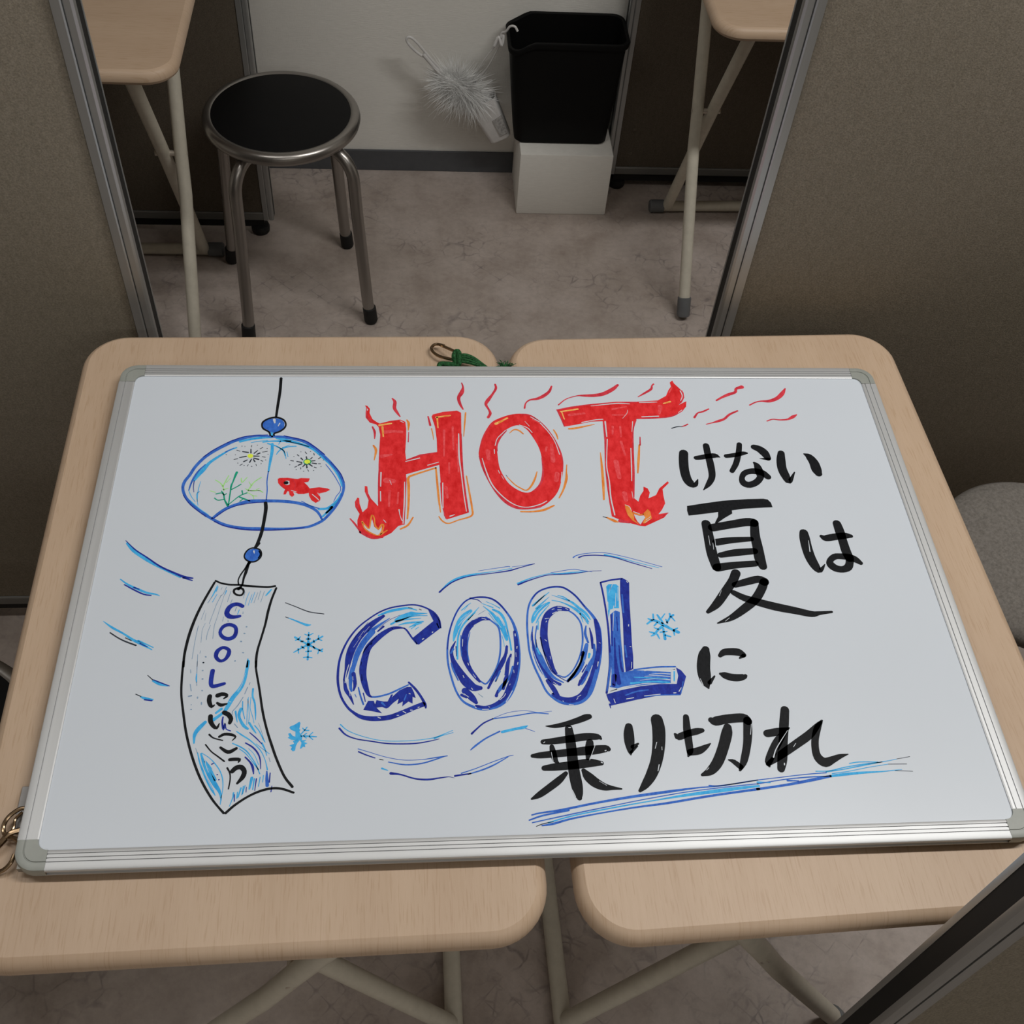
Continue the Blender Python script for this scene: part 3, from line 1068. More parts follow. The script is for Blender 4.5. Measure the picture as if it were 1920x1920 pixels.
L1 -3070 -1976 17 -3029 -2084 28 -2965 -2198 41 -2913 -2280 41 -2870 -2344 28 -2849 -2408 14 -2850 -2470 6
L1 -3064 -1968 7 -2991 -2019 7 -2934 -2078 10 -2882 -2153 10 -2852 -2234 10 -2842 -2329 7 -2849 -2408 7
L1 -3025 -2051 19 -2965 -2134 26 -2918 -2232 25
W2 -3031 -2026 6 -3013 -2092 6 -2984 -2158 4
W2 -2958 -2126 4 -2913 -2208 5
W2 -3061 -2058 3 -2993 -2213 4 -2930 -2327 3
S1 -3125 -1917 4 -3104 -1967 7
N2 -2963 -2081 12 -2945 -2070 8
N2 -2906 -2184 11 -2902 -2184 11
N2 -2887 -2233 11 -2883 -2233 11
S1 -3265 -1097 6 -3258 -1134 6
S1 -3250 -1255 8 -3232 -1327 8
S1 -3250 -1384 13 -3224 -1378 13
S1 -3166 -1395 14 -3165 -1404 14
S1 -3154 -1022 14 -3150 -1022 14
S1 -3152 -1109 14 -3149 -1109 14
S1 -3144 -1201 14 -3139 -1201 14
S1 -3133 -1325 13 -3130 -1327 13
S1 -3124 -1453 12 -3122 -1471 12
S1 -3216 -1473 9 -3213 -1473 9
S1 -3214 -1523 9 -3207 -1523 9
S1 -3212 -1007 6 -3202 -1135 8
L1 -3202 -1144 9 -3200 -1198 14 -3193 -1234 9
S1 -3193 -1234 7 -3187 -1270 7
S1 -2693 -1250 7 -2699 -1273 7
S1 -2712 -1299 8 -2733 -1370 8
S1 -2745 -1405 7 -2787 -1492 8 -2828 -1552 8 -2828 -1586 6
S1 -2800 -1682 8 -2767 -1721 8
S1 -2459 -2030 6 -2445 -2072 6
K4 -3016 -1786 18 -2975 -1821 13 -2890 -1848 11
K4 -3039 -1886 13 -2983 -1954 12 -2919 -2005 13 -2855 -2056 15
K4 -2822 -2122 17 -2795 -2171 14 -2786 -2236 12 -2792 -2323 12
#1 navy_letter
N4 -2841 -382 40 -2881 -359 42 -2931 -362 46 -2971 -399 50 -2987 -459 50 -2962 -497 52 -2917 -509 42 -2856 -499 30
#1 navy_letter
Nc4 -2952 -596 40 -2895 -618 37 -2876 -670 37 -2890 -735 43 -2943 -760 44 -3000 -737 39 -3030 -681 32 -3006 -619 38
#1 navy_letter
Nc4 -2970 -859 35 -2926 -887 36 -2925 -937 42 -2951 -990 33 -2997 -1007 34 -3039 -963 38 -3037 -906 44 -3005 -867 36
#1 navy_letter
N4 -3056 -1115 44 -3060 -1192 43 -3057 -1255 41 -3039 -1283 40 -2993 -1275 38 -2933 -1256 31
#1 black_character
K4 -3054 -1389 44 -3055 -1433 43 -3041 -1477 39 -3024 -1499 30 -3001 -1482 13
K4 -2982 -1382 45 -2945 -1369 41 -2906 -1375 35 -2896 -1393 25 -2921 -1414 14
K4 -2978 -1461 23 -2941 -1484 35 -2889 -1472 16
#1 black_character
K4 -3025 -1599 44 -3019 -1650 44 -2987 -1702 36 -2955 -1720 28 -2937 -1674 10
K4 -2903 -1563 45 -2863 -1586 46 -2836 -1629 42 -2843 -1672 32
N3 -2910 -1610 14 -2912 -1662 17 -2893 -1739 21 -2885 -1671 12 -2871 -1731 10 -2828 -1753 10
#1 black_character
K4 -2924 -1810 23 -2881 -1786 29 -2820 -1791 28 -2777 -1814 18 -2803 -1851 8
K4 -2902 -1919 23 -2849 -1958 34 -2812 -1963 37 -2759 -1931 27
#1 black_character
K4 -2808 -2041 30 -2767 -2038 33 -2719 -2043 29 -2728 -2068 13
K4 -2775 -2156 41 -2745 -2124 45 -2701 -2117 47 -2668 -2159 44 -2678 -2215 43 -2720 -2273 21
#0 wind_streak
L1 -4080 413 25 -4013 330 34 -3929 259 37 -3807 171 35 -3658 78 27 -3491 -21 17
N2 -4099 449 8 -3985 330 14 -3852 229 16 -3709 118 19 -3562 36 23 -3455 -16 28 -3367 -34 16
N2 -3463 -27 17 -3368 -62 13
#0 wind_streak
L1 -4080 -35 10 -3994 -103 20 -3877 -166 25 -3791 -206 23 -3708 -224 17 -3665 -244 6
N2 -4030 -103 12 -3921 -171 16 -3825 -222 15 -3751 -238 13
N2 -3931 -138 15 -3878 -161 11
#0 wind_streak
L1 -4165 -535 6 -4066 -611 23 -3951 -681 19 -3854 -751 26 -3760 -804 28 -3656 -868 9
L1 -3800 -762 17 -3707 -811 13 -3647 -843 10
D2 -4079 -668 13 -3996 -727 13 -3920 -770 15 -3814 -816 16
D2 -3926 -729 9 -3865 -761 9
N2 -3779 -794 11 -3704 -836 10
#0 wind_streak
D1 -3656 -1150 7 -3602 -1201 10
L1 -3601 -1211 16 -3537 -1247 24 -3458 -1268 13
N2 -3594 -1201 11 -3513 -1238 11 -3441 -1269 9
#0 wind_streak
D1 -3737 -1350 9 -3687 -1375 9
L1 -3686 -1380 17 -3633 -1400 28 -3573 -1411 15
N2 -3649 -1410 13 -3581 -1421 15
#0 red_letter
FR1 -1515 2093 -1402 2133 -1285 2154 -1225 2120 -1214 2013 -1216 1854 -1226 1660 -1216 1545 -1062 1621 -868 1659 -870 1854 -886 2040 -923 2201 -908 2235 -788 2276 -627 2297 -580 2263 -583 2120 -590 1723 -582 1365 -560 1032 -540 792 -559 780 -653 745 -784 694 -811 747 -825 973 -838 1217 -848 1467 -1016 1405 -1216 1331 -1216 1097 -1226 857 -1235 634 -1299 612 -1371 520 -1479 453 -1569 443 -1642 500 -1706 524 -1731 627 -1733 697 -1712 778 -1760 873 -1767 944 -1741 1004 -1722 998 -1716 920 -1681 802 -1631 860 -1620 967 -1664 1088 -1666 1167 -1638 1161 -1626 1063 -1597 991 -1517 883 -1515 1099 -1521 1470 -1515 1725 -1508 1920 -1529 2040 -1559 2080 -1628 2106 -1678 2187 -1680 2268 -1651 2309 -1692 2378 -1662 2371 -1632 2323 -1635 2255 -1599 2160 -1540 2107
P2 -1511 1495 13 -1515 1221 17 -1513 919 13
P2 -1216 1281 11 -1226 976 13 -1239 634 13
P2 -839 1205 11 -826 913 13 -793 711 11
P2 -589 1933 12 -587 1365 13 -562 971 13 -545 792 11
P2 -1216 1532 12 -1052 1608 15 -869 1652 10
P2 -1672 2350 8 -1664 2201 19 -1598 2113 12
P2 -1753 956 17 -1732 837 17
P2 -1645 1076 12 -1611 979 13
P2 -1697 535 32 -1578 454 22 -1461 459 11
Q2 -1459 1960 53 -1343 1973 40 -1264 1960 40
Q2 -1484 1596 51 -1379 1622 25
Q2 -1433 1245 74 -1357 1232 61
Q2 -1394 1098 28 -1401 882 22
Q2 -1300 1073 19 -1309 917 19
Q2 -784 1986 30 -792 1594 19
Q2 -684 2039 26 -683 1697 19
Q2 -737 1492 23 -741 1341 15
Q2 -783 1143 38 -768 997 28
Q2 -642 1775 16 -635 1365 19
W3 -618 1933 12 -623 1594 17 -607 1340 12 -588 1032 11 -568 804 9
W3 -1492 1357 15 -1493 1160 11
W3 -1494 1087 11 -1490 954 11
W3 -1233 1219 9 -1235 976 13 -1249 646 11
W3 -1221 1517 10 -1067 1567 15
W3 -977 1461 10 -857 1505 10
W3 -815 1205 11 -820 853 11
W3 -1292 834 13 -1281 751 7 -1258 681 10
W3 -746 738 16 -699 758 9
W3 -1395 1245 5 -1376 1183 5
W3 -1455 694 8 -1431 659 8
W3 -1284 2133 8 -1245 2107 8
Y3 -1519 2066 27 -1383 2093 19
Y3 -1485 2040 23 -1473 1894 17
Y3 -869 2190 24 -709 2218 19
Y3 -859 2188 22 -852 2026 12
O4 -1490 2060 10 -1474 1934 10
O4 -779 2201 13 -709 2218 11
O2 -1206 2147 17 -1186 2093 30 -1191 1986 10
P2 -1186 1960 9 -1192 1809 12
O2 -1582 1757 19 -1552 1686 29 -1569 1539 10
P2 -1597 2040 19 -1571 1960 27 -1570 1861 12
P2 -963 2201 18 -940 2066 26
O2 -926 2013 14 -913 1933 12 -906 1841 6
O2 -528 2263 18 -544 2093 18 -562 1893 8
O2 -1203 709 17 -1190 916 24 -1188 1158 30 -1190 1281 29 -1112 1330 24 -887 1423 20
O2 -887 1423 19 -876 1217 23 -862 973 23 -847 794 11
O2 -551 1302 14 -523 1031 21 -506 851 21 -514 744 21 -655 687 16 -767 641 16 -831 677 18 -866 736 12
O2 -1276 571 18 -1198 622 23 -1143 726 16
FW3 -1578 707 -1553 603 -1507 556 -1472 625 -1480 521 -1506 487 -1588 523 -1653 592 -1672 638 -1607 580
O4 -1682 673 18 -1649 627 14 -1607 580 15 -1592 696 17 -1579 760 18 -1555 719 13 -1545 626 15 -1508 573 21 -1472 636 22 -1454 613 16 -1480 521 24 -1515 488 14 -1588 523 15 -1653 581 14 -1682 662 13
O4 -1417 555 13 -1479 504 22
P2 -1811 715 12 -1763 651 22 -1716 570 17 -1697 524 13
#0 heat_wave
P2 -1375 2489 18 -1345 2434 39 -1350 2337 41 -1314 2255 31 -1285 2201 14
#0 heat_wave
P2 -558 2747 15 -545 2675 24 -563 2590 53 -601 2505 41 -589 2408 34 -556 2318 18
#0 red_letter
FR1 -399 1596 -398 1668 -362 1839 -310 1975 -229 2114 -113 2190 2 2235 116 2248 228 2229 334 2126 418 2000 480 1850 524 1715 548 1569 540 1425 513 1271 451 1075 351 938 229 849 77 828 -45 846 -154 942 -252 1091 -323 1276 -377 1488|-191 1668 -191 1765 -148 1888 -77 1988 10 2050 85 2063 157 2013 215 1913 278 1752 304 1618 310 1450 295 1308 264 1203 185 1099 111 1060 24 1089 -78 1182 -142 1310 -180 1452
P2 -398 1596 11 -370 1441 17 -315 1264 20 -235 1079 26 -137 931 32 -27 851 29 95 837 25 238 860 22
P2 116 2241 13 236 2209 15 350 2095 14 456 1900 15 522 1690 14 544 1520 11 530 1366 9
P2 -191 1668 11 -186 1765 17 -139 1882 20 -68 1981 13
P2 310 1569 11 308 1367 20 273 1203 24 193 1088 12
P2 -392 1668 7 -342 1876 10 -220 2107 10
Q2 261 2165 44 323 2107 29
Q2 436 1764 32 434 1521 56
Q2 377 1727 28 363 1666 18
Q2 464 1330 54 447 1237 54
Q2 -296 1668 55 -293 1548 37
W3 -365 1560 9 -328 1370 13 -274 1183 16 -192 1045 13 -92 931 13 9 868 11 114 856 11 241 894 13 315 939 11
W3 332 2101 14 415 1962 11 477 1813 10 516 1617 10
W3 -210 1753 9 -177 1863 10 -77 1988 9
W3 86 2069 10 176 2025 12 227 1950 9
W3 -222 1692 11 -223 1631 7
W3 499 1213 9 518 1354 7
W3 226 2197 10 324 2120 12
W3 -192 1381 8 -181 1340 8
W3 155 2126 5 202 2050 6
W3 -160 1310 5 -141 1252 5
Y3 -184 2088 36 -116 2133 21 -48 2177 24
O4 -145 2107 28 -97 2139 21
O2 -33 1944 9 16 1994 17 71 1988 22 124 1931 14
O2 -99 1286 9 -24 1181 15 44 1123 16 104 1094 18 162 1157 23 210 1261 22 240 1361 11
D2 -111 1316 6 -98 1292 6
O2 584 1460 11 570 1354 16 562 1259 30 517 1109 22 457 983 15
O2 22 795 18 145 794 20 270 815 30 390 876 19
O2 478 1994 15 505 1925 19 517 1850 12
#0 heat_wave
P2 -161 2726 22 -155 2659 31 -198 2566 29 -260 2461 46 -286 2396 34 -257 2318 25 -241 2254 34 -268 2190 34
#0 heat_wave
P2 512 2695 22 476 2608 35 403 2535 46 323 2489 38 235 2469 22 184 2416 17 165 2338 23
#0 red_letter
FR1 534 2314 706 2362 957 2403 1261 2444 1511 2445 1766 2466 1877 2542 1922 2640 1961 2696 1956 2766 1992 2801 2005 2752 2059 2668 2099 2598 2096 2515 2053 2433 2006 2389 2084 2440 2112 2453 2093 2364 2030 2283 1929 2216 1825 2182 1625 2175 1470 2162 1418 2030 1388 1835 1365 1580 1343 1332 1292 971 1332 923 1361 1006 1408 1077 1416 1137 1460 1113 1476 1053 1450 970 1541 1016 1592 1112 1701 1214 1712 1190 1628 1100 1623 1004 1627 897 1576 804 1530 746 1645 769 1588 700 1459 632 1360 581 1306 588 1210 623 1140 646 1011 722 1006 914 1005 1152 1016 1457 1053 1835 1066 2129 928 2122 727 2069 603 2043 588 2148 568 2254
P2 543 2308 16 755 2362 16 1058 2410 14 1510 2434 11
P2 552 2294 18 588 2148 15 609 2050 13
P2 1079 2109 14 1069 1887 18 1032 1519 17 1017 1212 17 1023 902 19 1040 728 15
P2 1463 2149 14 1408 1990 17 1372 1707 17 1333 1332 19 1290 994 13
P2 1475 2169 13 1725 2182 16 1909 2213 15 2044 2310 17
P2 2083 2626 17 2081 2515 18 2018 2405 10
P2 1096 658 46 1193 634 23
P2 1542 700 17 1639 763 11
Q2 1174 2043 29 1161 1925 19
Q2 1263 2043 26 1253 1886 20
Q2 1150 1506 60 1160 1272 49
Q2 1244 1809 31 1267 1606 25
Q2 1189 1043 59 1196 948 49
Q2 1781 2364 59 1756 2256 29
Q2 1207 2322 27 1371 2363 19
Q2 1196 2228 22 1334 2228 19
Q2 683 2228 40 863 2255 27
Q2 1969 2682 16 1926 2598 14
W3 1095 2122 18 1088 1887 12
W3 1089 1848 12 1052 1581 10 1035 1419 12 1040 1212 13 1031 973 15 1046 739 13
W3 1420 2122 10 1390 1964 6
W3 1346 1707 10 1321 1455 13 1294 1222 9
W3 1276 1066 6 1278 971 6
W3 954 2373 8 1257 2414 16 1417 2408 11
W3 1540 2431 11 1661 2436 17 1752 2439 8
W3 1539 2199 13 1739 2209 16
W3 819 2109 13 990 2151 13 1070 2159 13
W3 2063 2626 12 2075 2543 12 2042 2460 8
W3 1308 2175 4 1368 2255 6 1384 2309 4
W3 1987 2269 7 2034 2310 7
Y3 585 2281 19 791 2322 24
Y3 599 2268 15 619 2161 13
Y3 1829 2416 16 1914 2446 24
O4 1861 2432 11 1902 2432 11
FW3 1258 749 1315 725 1371 730 1377 702 1331 633 1313 605 1286 645 1266 703
FO4 1174 889 1233 842 1240 784 1257 737 1253 668 1299 605 1233 657 1188 738 1175 819
FO4 1355 748 1420 817 1443 782 1449 689 1366 621 1338 622 1377 702
O4 1247 770 14 1317 739 19 1364 748 11
W3 1258 784 9 1319 754 9
W5 1381 667 5 1438 713 5
W5 1367 633 5 1429 678 5
W5 1178 878 7 1221 854 7 1237 795 5
O2 659 2010 23 752 2023 28 963 2080 10
O2 986 1644 8 983 1506 23 970 1212 30 950 956 21
P2 1475 1880 12 1461 1757 18
O2 1451 1757 21 1410 1517 29 1379 1338 15
D2 915 717 9 954 703 9
O2 955 705 18 1032 659 35 1071 641 14
#0 heat_wave
P2 570 2391 17 667 2484 13 802 2539 16 892 2542 36 1012 2546 49 1126 2574 55 1245 2651 52 1314 2721 31
#0 heat_wave
P2 1537 2525 11 1620 2583 27 1711 2653 32 1729 2709 19 1753 2737 23
#0 heat_wave
P2 2480 2468 23 2551 2516 31 2639 2564 43 2736 2607 37 2755 2662 35 2832 2693 56
#0 heat_wave
P2 2872 2392 19 2952 2439 18 3026 2457 22 3124 2458 45 3232 2506 51 3311 2585 54 3366 2670 16
#0 heat_wave
D2 1868 2018 13 1941 2043 14 1997 2043 9
P2 1988 2043 11 2029 2058 17 2067 2081 19
#0 heat_wave
P2 2167 2191 29 2217 2261 20 2282 2284 24 2359 2326 20
#0 heat_wave
P2 2291 2081 13 2364 2104 16 2447 2133 35 2523 2168 31 2597 2238 29 2704 2297 22
#0 heat_wave
P2 3031 2133 16 3107 2162 16 3192 2151 19 3291 2162 27 3362 2203 44 3413 2236 15
#0 blue_letter
N3 -874 -673 14 -886 -582 17 -930 -499 18 -999 -444 18 -1082 -405 17 -1166 -393 17 -1278 -406 17 -1382 -429 17 -1485 -477 16 -1587 -553 16 -1688 -649 17 -1766 -761 19 -1823 -886 20 -1859 -1019 22 -1870 -1157 24 -1864 -1286 24 -1831 -1421 22 -1769 -1533 23 -1709 -1593 27 -1643 -1638 39 -1559 -1659 48 -1469 -1661 51 -1365 -1649 51 -1242 -1601 51 -1144 -1556 48 -1059 -1522 51
FN3 -999 -448 -930 -507 -883 -582 -874 -673 -892 -689 -1093 -862 -1117 -853 -1150 -781 -945 -590 -979 -506
N3 -1236 -670 11 -1291 -662 28 -1359 -672 40 -1441 -727 54 -1521 -805 61 -1587 -891 63 -1618 -1008 66 -1633 -1124 71 -1627 -1216 63 -1605 -1315 55 -1574 -1405 33 -1550 -1428 18
N3 -1236 -670 15 -1208 -699 18 -1161 -780 17 -1113 -853 14
B2 -1544 -1432 18 -1485 -1430 18 -1374 -1399 18 -1275 -1349 18 -1196 -1309 13
N3 -1192 -1283 20 -1130 -1356 24 -1078 -1439 24 -1039 -1522 27 -1033 -1559 17
B1 -1550 -708 60 -1629 -819 59 -1687 -944 56 -1717 -1060 48 -1741 -1175 47 -1751 -1289 39 -1735 -1364 20
N2 -1443 -523 32 -1525 -587 55 -1606 -667 69 -1685 -770 74 -1742 -888 78 -1772 -1005 68 -1788 -1136 41 -1808 -1242 24
N2 -1804 -1257 26 -1788 -1348 37 -1746 -1423 30 -1712 -1505 10
N2 -1721 -1176 40 -1704 -1290 33 -1716 -1357 17
B2 -1381 -549 8 -1483 -629 28 -1577 -708 47
N2 -1442 -646 23 -1496 -701 15
N2 -1277 -514 4 -1387 -573 5 -1483 -661 5
N2 -1593 -594 5 -1686 -722 4 -1731 -801 4
W3 -1769 -1075 7 -1791 -1167 8 -1798 -1273 9
W3 -1738 -1045 5 -1748 -1098 6
W3 -1769 -1235 5 -1761 -1326 5 -1747 -1416 4
W3 -1728 -1206 5 -1725 -1244 5
W3 -1508 -758 5 -1601 -883 9 -1653 -984 10 -1680 -1100 11
W3 -1689 -1123 17 -1681 -1237 20 -1671 -1309 16
W3 -1632 -691 3 -1685 -778 3
W3 -1579 -643 3 -1632 -715 3
W3 -1658 -755 2 -1729 -880 3
W3 -1359 -664 7 -1349 -676 7
W3 -1427 -759 6 -1400 -731 6
W3 -1564 -852 11 -1548 -833 6
W3 -1507 -841 4 -1487 -814 6
W3 -1586 -954 6 -1570 -923 4
W3 -1653 -1085 5 -1648 -1046 5
W3 -1644 -1185 5 -1639 -1254 7
W3 -1602 -1009 4 -1594 -985 4
W4 -1058 -802 11 -1045 -795 11
W4 -958 -724 12 -953 -718 9
W4 -1482 -1646 7 -1459 -1658 10
W4 -1249 -1590 6 -1222 -1609 10
W4 -1177 -1581 9 -1160 -1581 7
W4 -1304 -1633 6 -1287 -1632 6
W4 -1105 -1554 9 -1092 -1549 6
L2 -1492 -514 16 -1381 -466 30 -1278 -443 30 -1194 -432 22 -1111 -458 10
L2 -1305 -575 56 -1243 -535 65 -1173 -503 58 -1118 -500 30 -1007 -498 6
L2 -1277 -575 16 -1139 -528 13 -1007 -524 7
L2 -1366 -619 21 -1277 -575 21 -1070 -554 6
L2 -1291 -632 8 -1208 -609 21 -1049 -596 16
L2 -1188 -659 8 -1105 -619 29 -1063 -612 8
L2 -1167 -679 8 -1126 -643 11
L2 -1126 -684 8 -1095 -660 8
W3 -1270 -510 4 -1166 -470 5
D3 -1086 -446 7 -1065 -457 7
D3 -1194 -428 7 -1156 -433 7
FN2 -1576 -1472 -1523 -1473 -1510 -1510 -1497 -1466 -1432 -1483 -1393 -1484 -1360 -1410 -1341 -1411 -1354 -1440 -1282 -1367 -1209 -1331 -1169 -1332 -1143 -1393 -1127 -1453 -1157 -1438 -1157 -1512 -1196 -1489 -1255 -1539 -1249 -1487 -1301 -1516 -1288 -1457 -1340 -1500 -1385 -1550 -1405 -1557 -1444 -1541 -1496 -1547 -1443 -1607 -1535 -1583 -1619 -1566
B3 -1216 -1414 9 -1236 -1473 12
B3 -1445 -1497 21 -1418 -1527 14
W3 -1189 -1403 9 -1180 -1407 9
B2 -1671 -1328 13 -1649 -1418 16 -1620 -1508 17
N2 -1623 -1389 12 -1602 -1479 9
B2 -1701 -1402 9 -1688 -1432 5
B3 -911 -623 14 -892 -672 10
#0 blue_letter
Bc2 -464 -312 20 -365 -327 20 -283 -388 21 -205 -502 21 -149 -626 26 -122 -757 35 -117 -894 42 -117 -1013 41 -133 -1154 41 -169 -1307 40 -217 -1427 34 -275 -1508 31 -344 -1559 29 -425 -1582 29 -517 -1584 29 -608 -1548 26 -685 -1491 21 -742 -1385 19 -784 -1232 19 -811 -1077 19 -814 -920 19 -796 -760 18 -754 -598 17 -694 -458 18 -621 -361 17 -549 -322 18
N3 -570 -322 14 -464 -311 19 -365 -326 19 -283 -386 16 -205 -502 12
N3 -563 -326 11 -621 -363 11 -694 -458 10 -754 -598 10 -796 -760 10 -812 -920 8
N3 -138 -732 32 -130 -894 46 -137 -1052 48 -167 -1208 54 -219 -1344 61 -279 -1463 48 -363 -1536 40 -464 -1570 34 -555 -1553 27
N3 -563 -328 8 -493 -344 10 -456 -379 5
B2 -418 -556 18 -357 -607 17 -298 -680 18 -286 -811 18 -296 -970 18 -327 -1103 18 -380 -1218 17 -445 -1312 17 -485 -1300 15 -543 -1245 15
N3 -384 -582 20 -461 -572 46 -546 -618 59 -612 -699 62 -643 -804 66 -650 -923 71 -640 -1042 59 -600 -1152 45 -543 -1245 36 -511 -1288 24
B4 -585 -732 7 -610 -844 10 -617 -964 11 -604 -1066 8
B4 -676 -763 8 -683 -883 10 -676 -1002 10
W4 -660 -811 7 -665 -891 5
W4 -541 -651 8 -505 -627 8
W4 -573 -593 4 -502 -566 4
W4 -618 -1081 7 -612 -1105 7
W4 -572 -1206 4 -550 -1245 6
W4 -460 -566 7 -419 -580 7
L2 -565 -381 6 -609 -418 9 -660 -467 11
L2 -595 -410 5 -631 -460 6
L2 -569 -477 36 -627 -526 54 -677 -591 54 -707 -665 52 -734 -745 39 -752 -826 12
L2 -483 -433 5 -571 -544 20 -644 -633 19 -696 -746 18 -714 -882 18 -718 -1032 18
L2 -520 -495 5 -601 -585 11
W3 -577 -494 4 -642 -576 5 -700 -648 6
W3 -605 -510 3 -670 -575 4
W3 -695 -697 4 -725 -794 3
L2 -409 -367 6 -340 -402 7 -272 -449 11
L2 -453 -387 6 -342 -439 13
L2 -440 -421 6 -373 -489 21 -313 -565 46 -269 -648 60 -238 -731 58 -223 -820 31
L2 -343 -464 21 -275 -507 29 -231 -591 26 -209 -707 16 -192 -837 15 -185 -941 19
L2 -388 -505 6 -336 -598 7 -297 -656 7
W3 -351 -481 5 -306 -549 6
W3 -291 -540 4 -241 -657 6
W3 -329 -589 3 -271 -681 4
W3 -225 -682 6 -212 -764 4
L2 -268 -771 6 -255 -843 6 -251 -900 4
S2 -421 -472 5 -493 -520 5
N2 -733 -834 11 -773 -929 32 -769 -1016 38 -740 -1102 60 -690 -1204 82 -639 -1289 98 -574 -1351 82 -508 -1360 45
N2 -728 -890 10 -727 -1001 7
N2 -655 -1387 69 -592 -1463 68 -554 -1516 35
N3 -690 -1431 29 -645 -1462 15
B3 -756 -921 21 -781 -968 14
B3 -780 -1078 14 -762 -1156 17 -718 -1272 11
W3 -779 -1155 7 -746 -1309 12 -702 -1393 15
W3 -670 -1417 7 -624 -1455 6
W3 -670 -1219 6 -661 -1243 6
W3 -594 -1358 7 -582 -1374 7
N2 -227 -900 25 -243 -995 34 -278 -1073 48 -324 -1165 42 -383 -1264 30 -431 -1362 24
N2 -191 -992 18 -224 -1090 44 -244 -1206 43 -287 -1373 29
B2 -182 -1130 18 -220 -1245 25 -307 -1357 39 -350 -1424 21
N3 -342 -1387 13 -358 -1447 33
B3 -311 -1181 21 -357 -1288 16
W3 -270 -1174 6 -313 -1227 8 -372 -1318 7
W3 -266 -1228 6 -305 -1319 7
W3 -225 -988 5 -247 -1074 5
W3 -197 -1028 5 -225 -1222 5
W4 -136 -757 10 -136 -781 10
W4 -125 -902 8 -129 -926 7
W4 -142 -973 4 -142 -1021 4
W4 -128 -1084 7 -133 -1107 8
W4 -175 -1169 5 -173 -1200 5
W4 -270 -1426 8 -285 -1456 6 -327 -1492 7
W4 -202 -1398 7 -247 -1479 8 -269 -1516 7
W4 -497 -1590 7 -438 -1590 7
W4 -566 -1561 8 -556 -1572 7
W4 -437 -1564 7 -427 -1568 6
W4 -225 -1336 4 -217 -1321 4
S3 -530 -1420 5 -488 -1458 5
#0 blue_letter
Bc2 333 -195 22 414 -216 22 511 -307 22 594 -441 23 671 -565 31 713 -687 35 715 -840 35 698 -990 34 659 -1153 35 607 -1305 38 551 -1439 35 472 -1523 32 378 -1552 31 268 -1538 28 189 -1485 23 125 -1405 21 79 -1277 21 27 -1123 21 -5 -967 20 -11 -800 20 -7 -630 20 16 -458 19 61 -344 20 134 -256 20 235 -208 21
N3 61 -344 11 134 -254 13 235 -207 14 333 -193 16 414 -216 16 511 -307 15 594 -441 13
N3 688 -609 35 701 -729 55 698 -856 51 681 -981 47 637 -1128 49 583 -1265 49 528 -1383 63 456 -1476 70 354 -1512 62 258 -1491 47 192 -1446 39
B4 634 -1185 14 583 -1329 18 528 -1454 17
B2 420 -484 17 488 -546 18 537 -649 18 539 -811 19 514 -953 17 465 -1084 16 398 -1196 14 321 -1259 16 252 -1233 11
N3 420 -478 41 318 -463 64 233 -514 74 182 -591 69 159 -702 75 151 -803 76 163 -929 69 183 -1037 55 209 -1152 40 239 -1217 26
N3 115 -803 12 127 -928 10 158 -1077 10 199 -1192 12 278 -1266 8 338 -1307 6
W4 319 -447 9 356 -451 7
W4 316 -480 9 353 -481 7
W4 261 -523 10 300 -502 7
W4 258 -475 7 281 -466 7
W4 179 -584 9 220 -578 5
W4 183 -625 5 192 -612 8
W4 156 -829 5 173 -846 8
W4 399 -464 7 420 -478 7
W4 192 -1021 4 200 -1054 4
L2 245 -262 8 158 -337 16 66 -423 22
L2 198 -297 8 133 -363 13 77 -424 9
L2 241 -320 5 168 -390 14 97 -459 21
L2 235 -391 23 157 -442 43 93 -511 49 58 -589 40 44 -627 15
L2 233 -417 6 135 -538 14 84 -632 10
L2 108 -607 7 97 -709 12
W3 189 -408 3 109 -494 5 68 -554 4
L2 272 -299 5 373 -340 12 466 -386 23 533 -458 31 600 -529 30 638 -599 11
L2 332 -304 9 390 -323 12 445 -368 12
L2 267 -361 8 354 -384 11 439 -430 19 529 -501 39 581 -572 38 619 -633 10
L2 541 -528 14 561 -632 7
L2 560 -563 7 610 -650 15
W3 386 -358 4 485 -422 4
W3 497 -448 3 585 -537 6
W3 540 -545 3 592 -615 4
B1 48 -674 9 28 -801 22 41 -927 37 62 -1034 52 103 -1149 68 146 -1239 60
B2 89 -666 13 64 -802 13 73 -927 22 105 -1027 38 146 -1150 38 208 -1256 31 301 -1318 11
N2 36 -742 12 34 -868 16 50 -993 16 85 -1108 20 128 -1198 28 190 -1296 44 265 -1337 32
N2 148 -1295 38 197 -1383 50 233 -1463 42
N2 70 -827 6 66 -927 6
L3 70 -927 15 93 -994 18
W3 31 -959 4 59 -1075 6 123 -1262 6
W3 117 -870 4 143 -995 9 176 -1127 8 232 -1225 5
W3 150 -1358 10 174 -1414 16 196 -1446 8
W3 22 -843 4 21 -910 4
W3 203 -1312 5 243 -1345 5
B2 586 -676 13 569 -769 27 588 -871 20
N2 620 -702 11 630 -813 27 624 -938 20
B2 571 -896 36 538 -1003 50 490 -1125 57 423 -1229 51 346 -1299 29
B1 643 -897 26 637 -1022 36 591 -1119 57 537 -1223 59 470 -1326 49
N2 525 -986 36 485 -1101 28 409 -1229 29 345 -1307 22
N2 539 -1207 29 481 -1287 33 447 -1350 21
N2 547 -1126 11 496 -1206 14
L3 588 -1004 26 577 -1045 17
W3 500 -1027 5 470 -1108 7 403 -1212 6
W3 607 -753 10 597 -812 9
W3 655 -822 16 646 -872 10
W3 539 -1069 4 529 -1093 4
W3 478 -1246 4 467 -1286 6
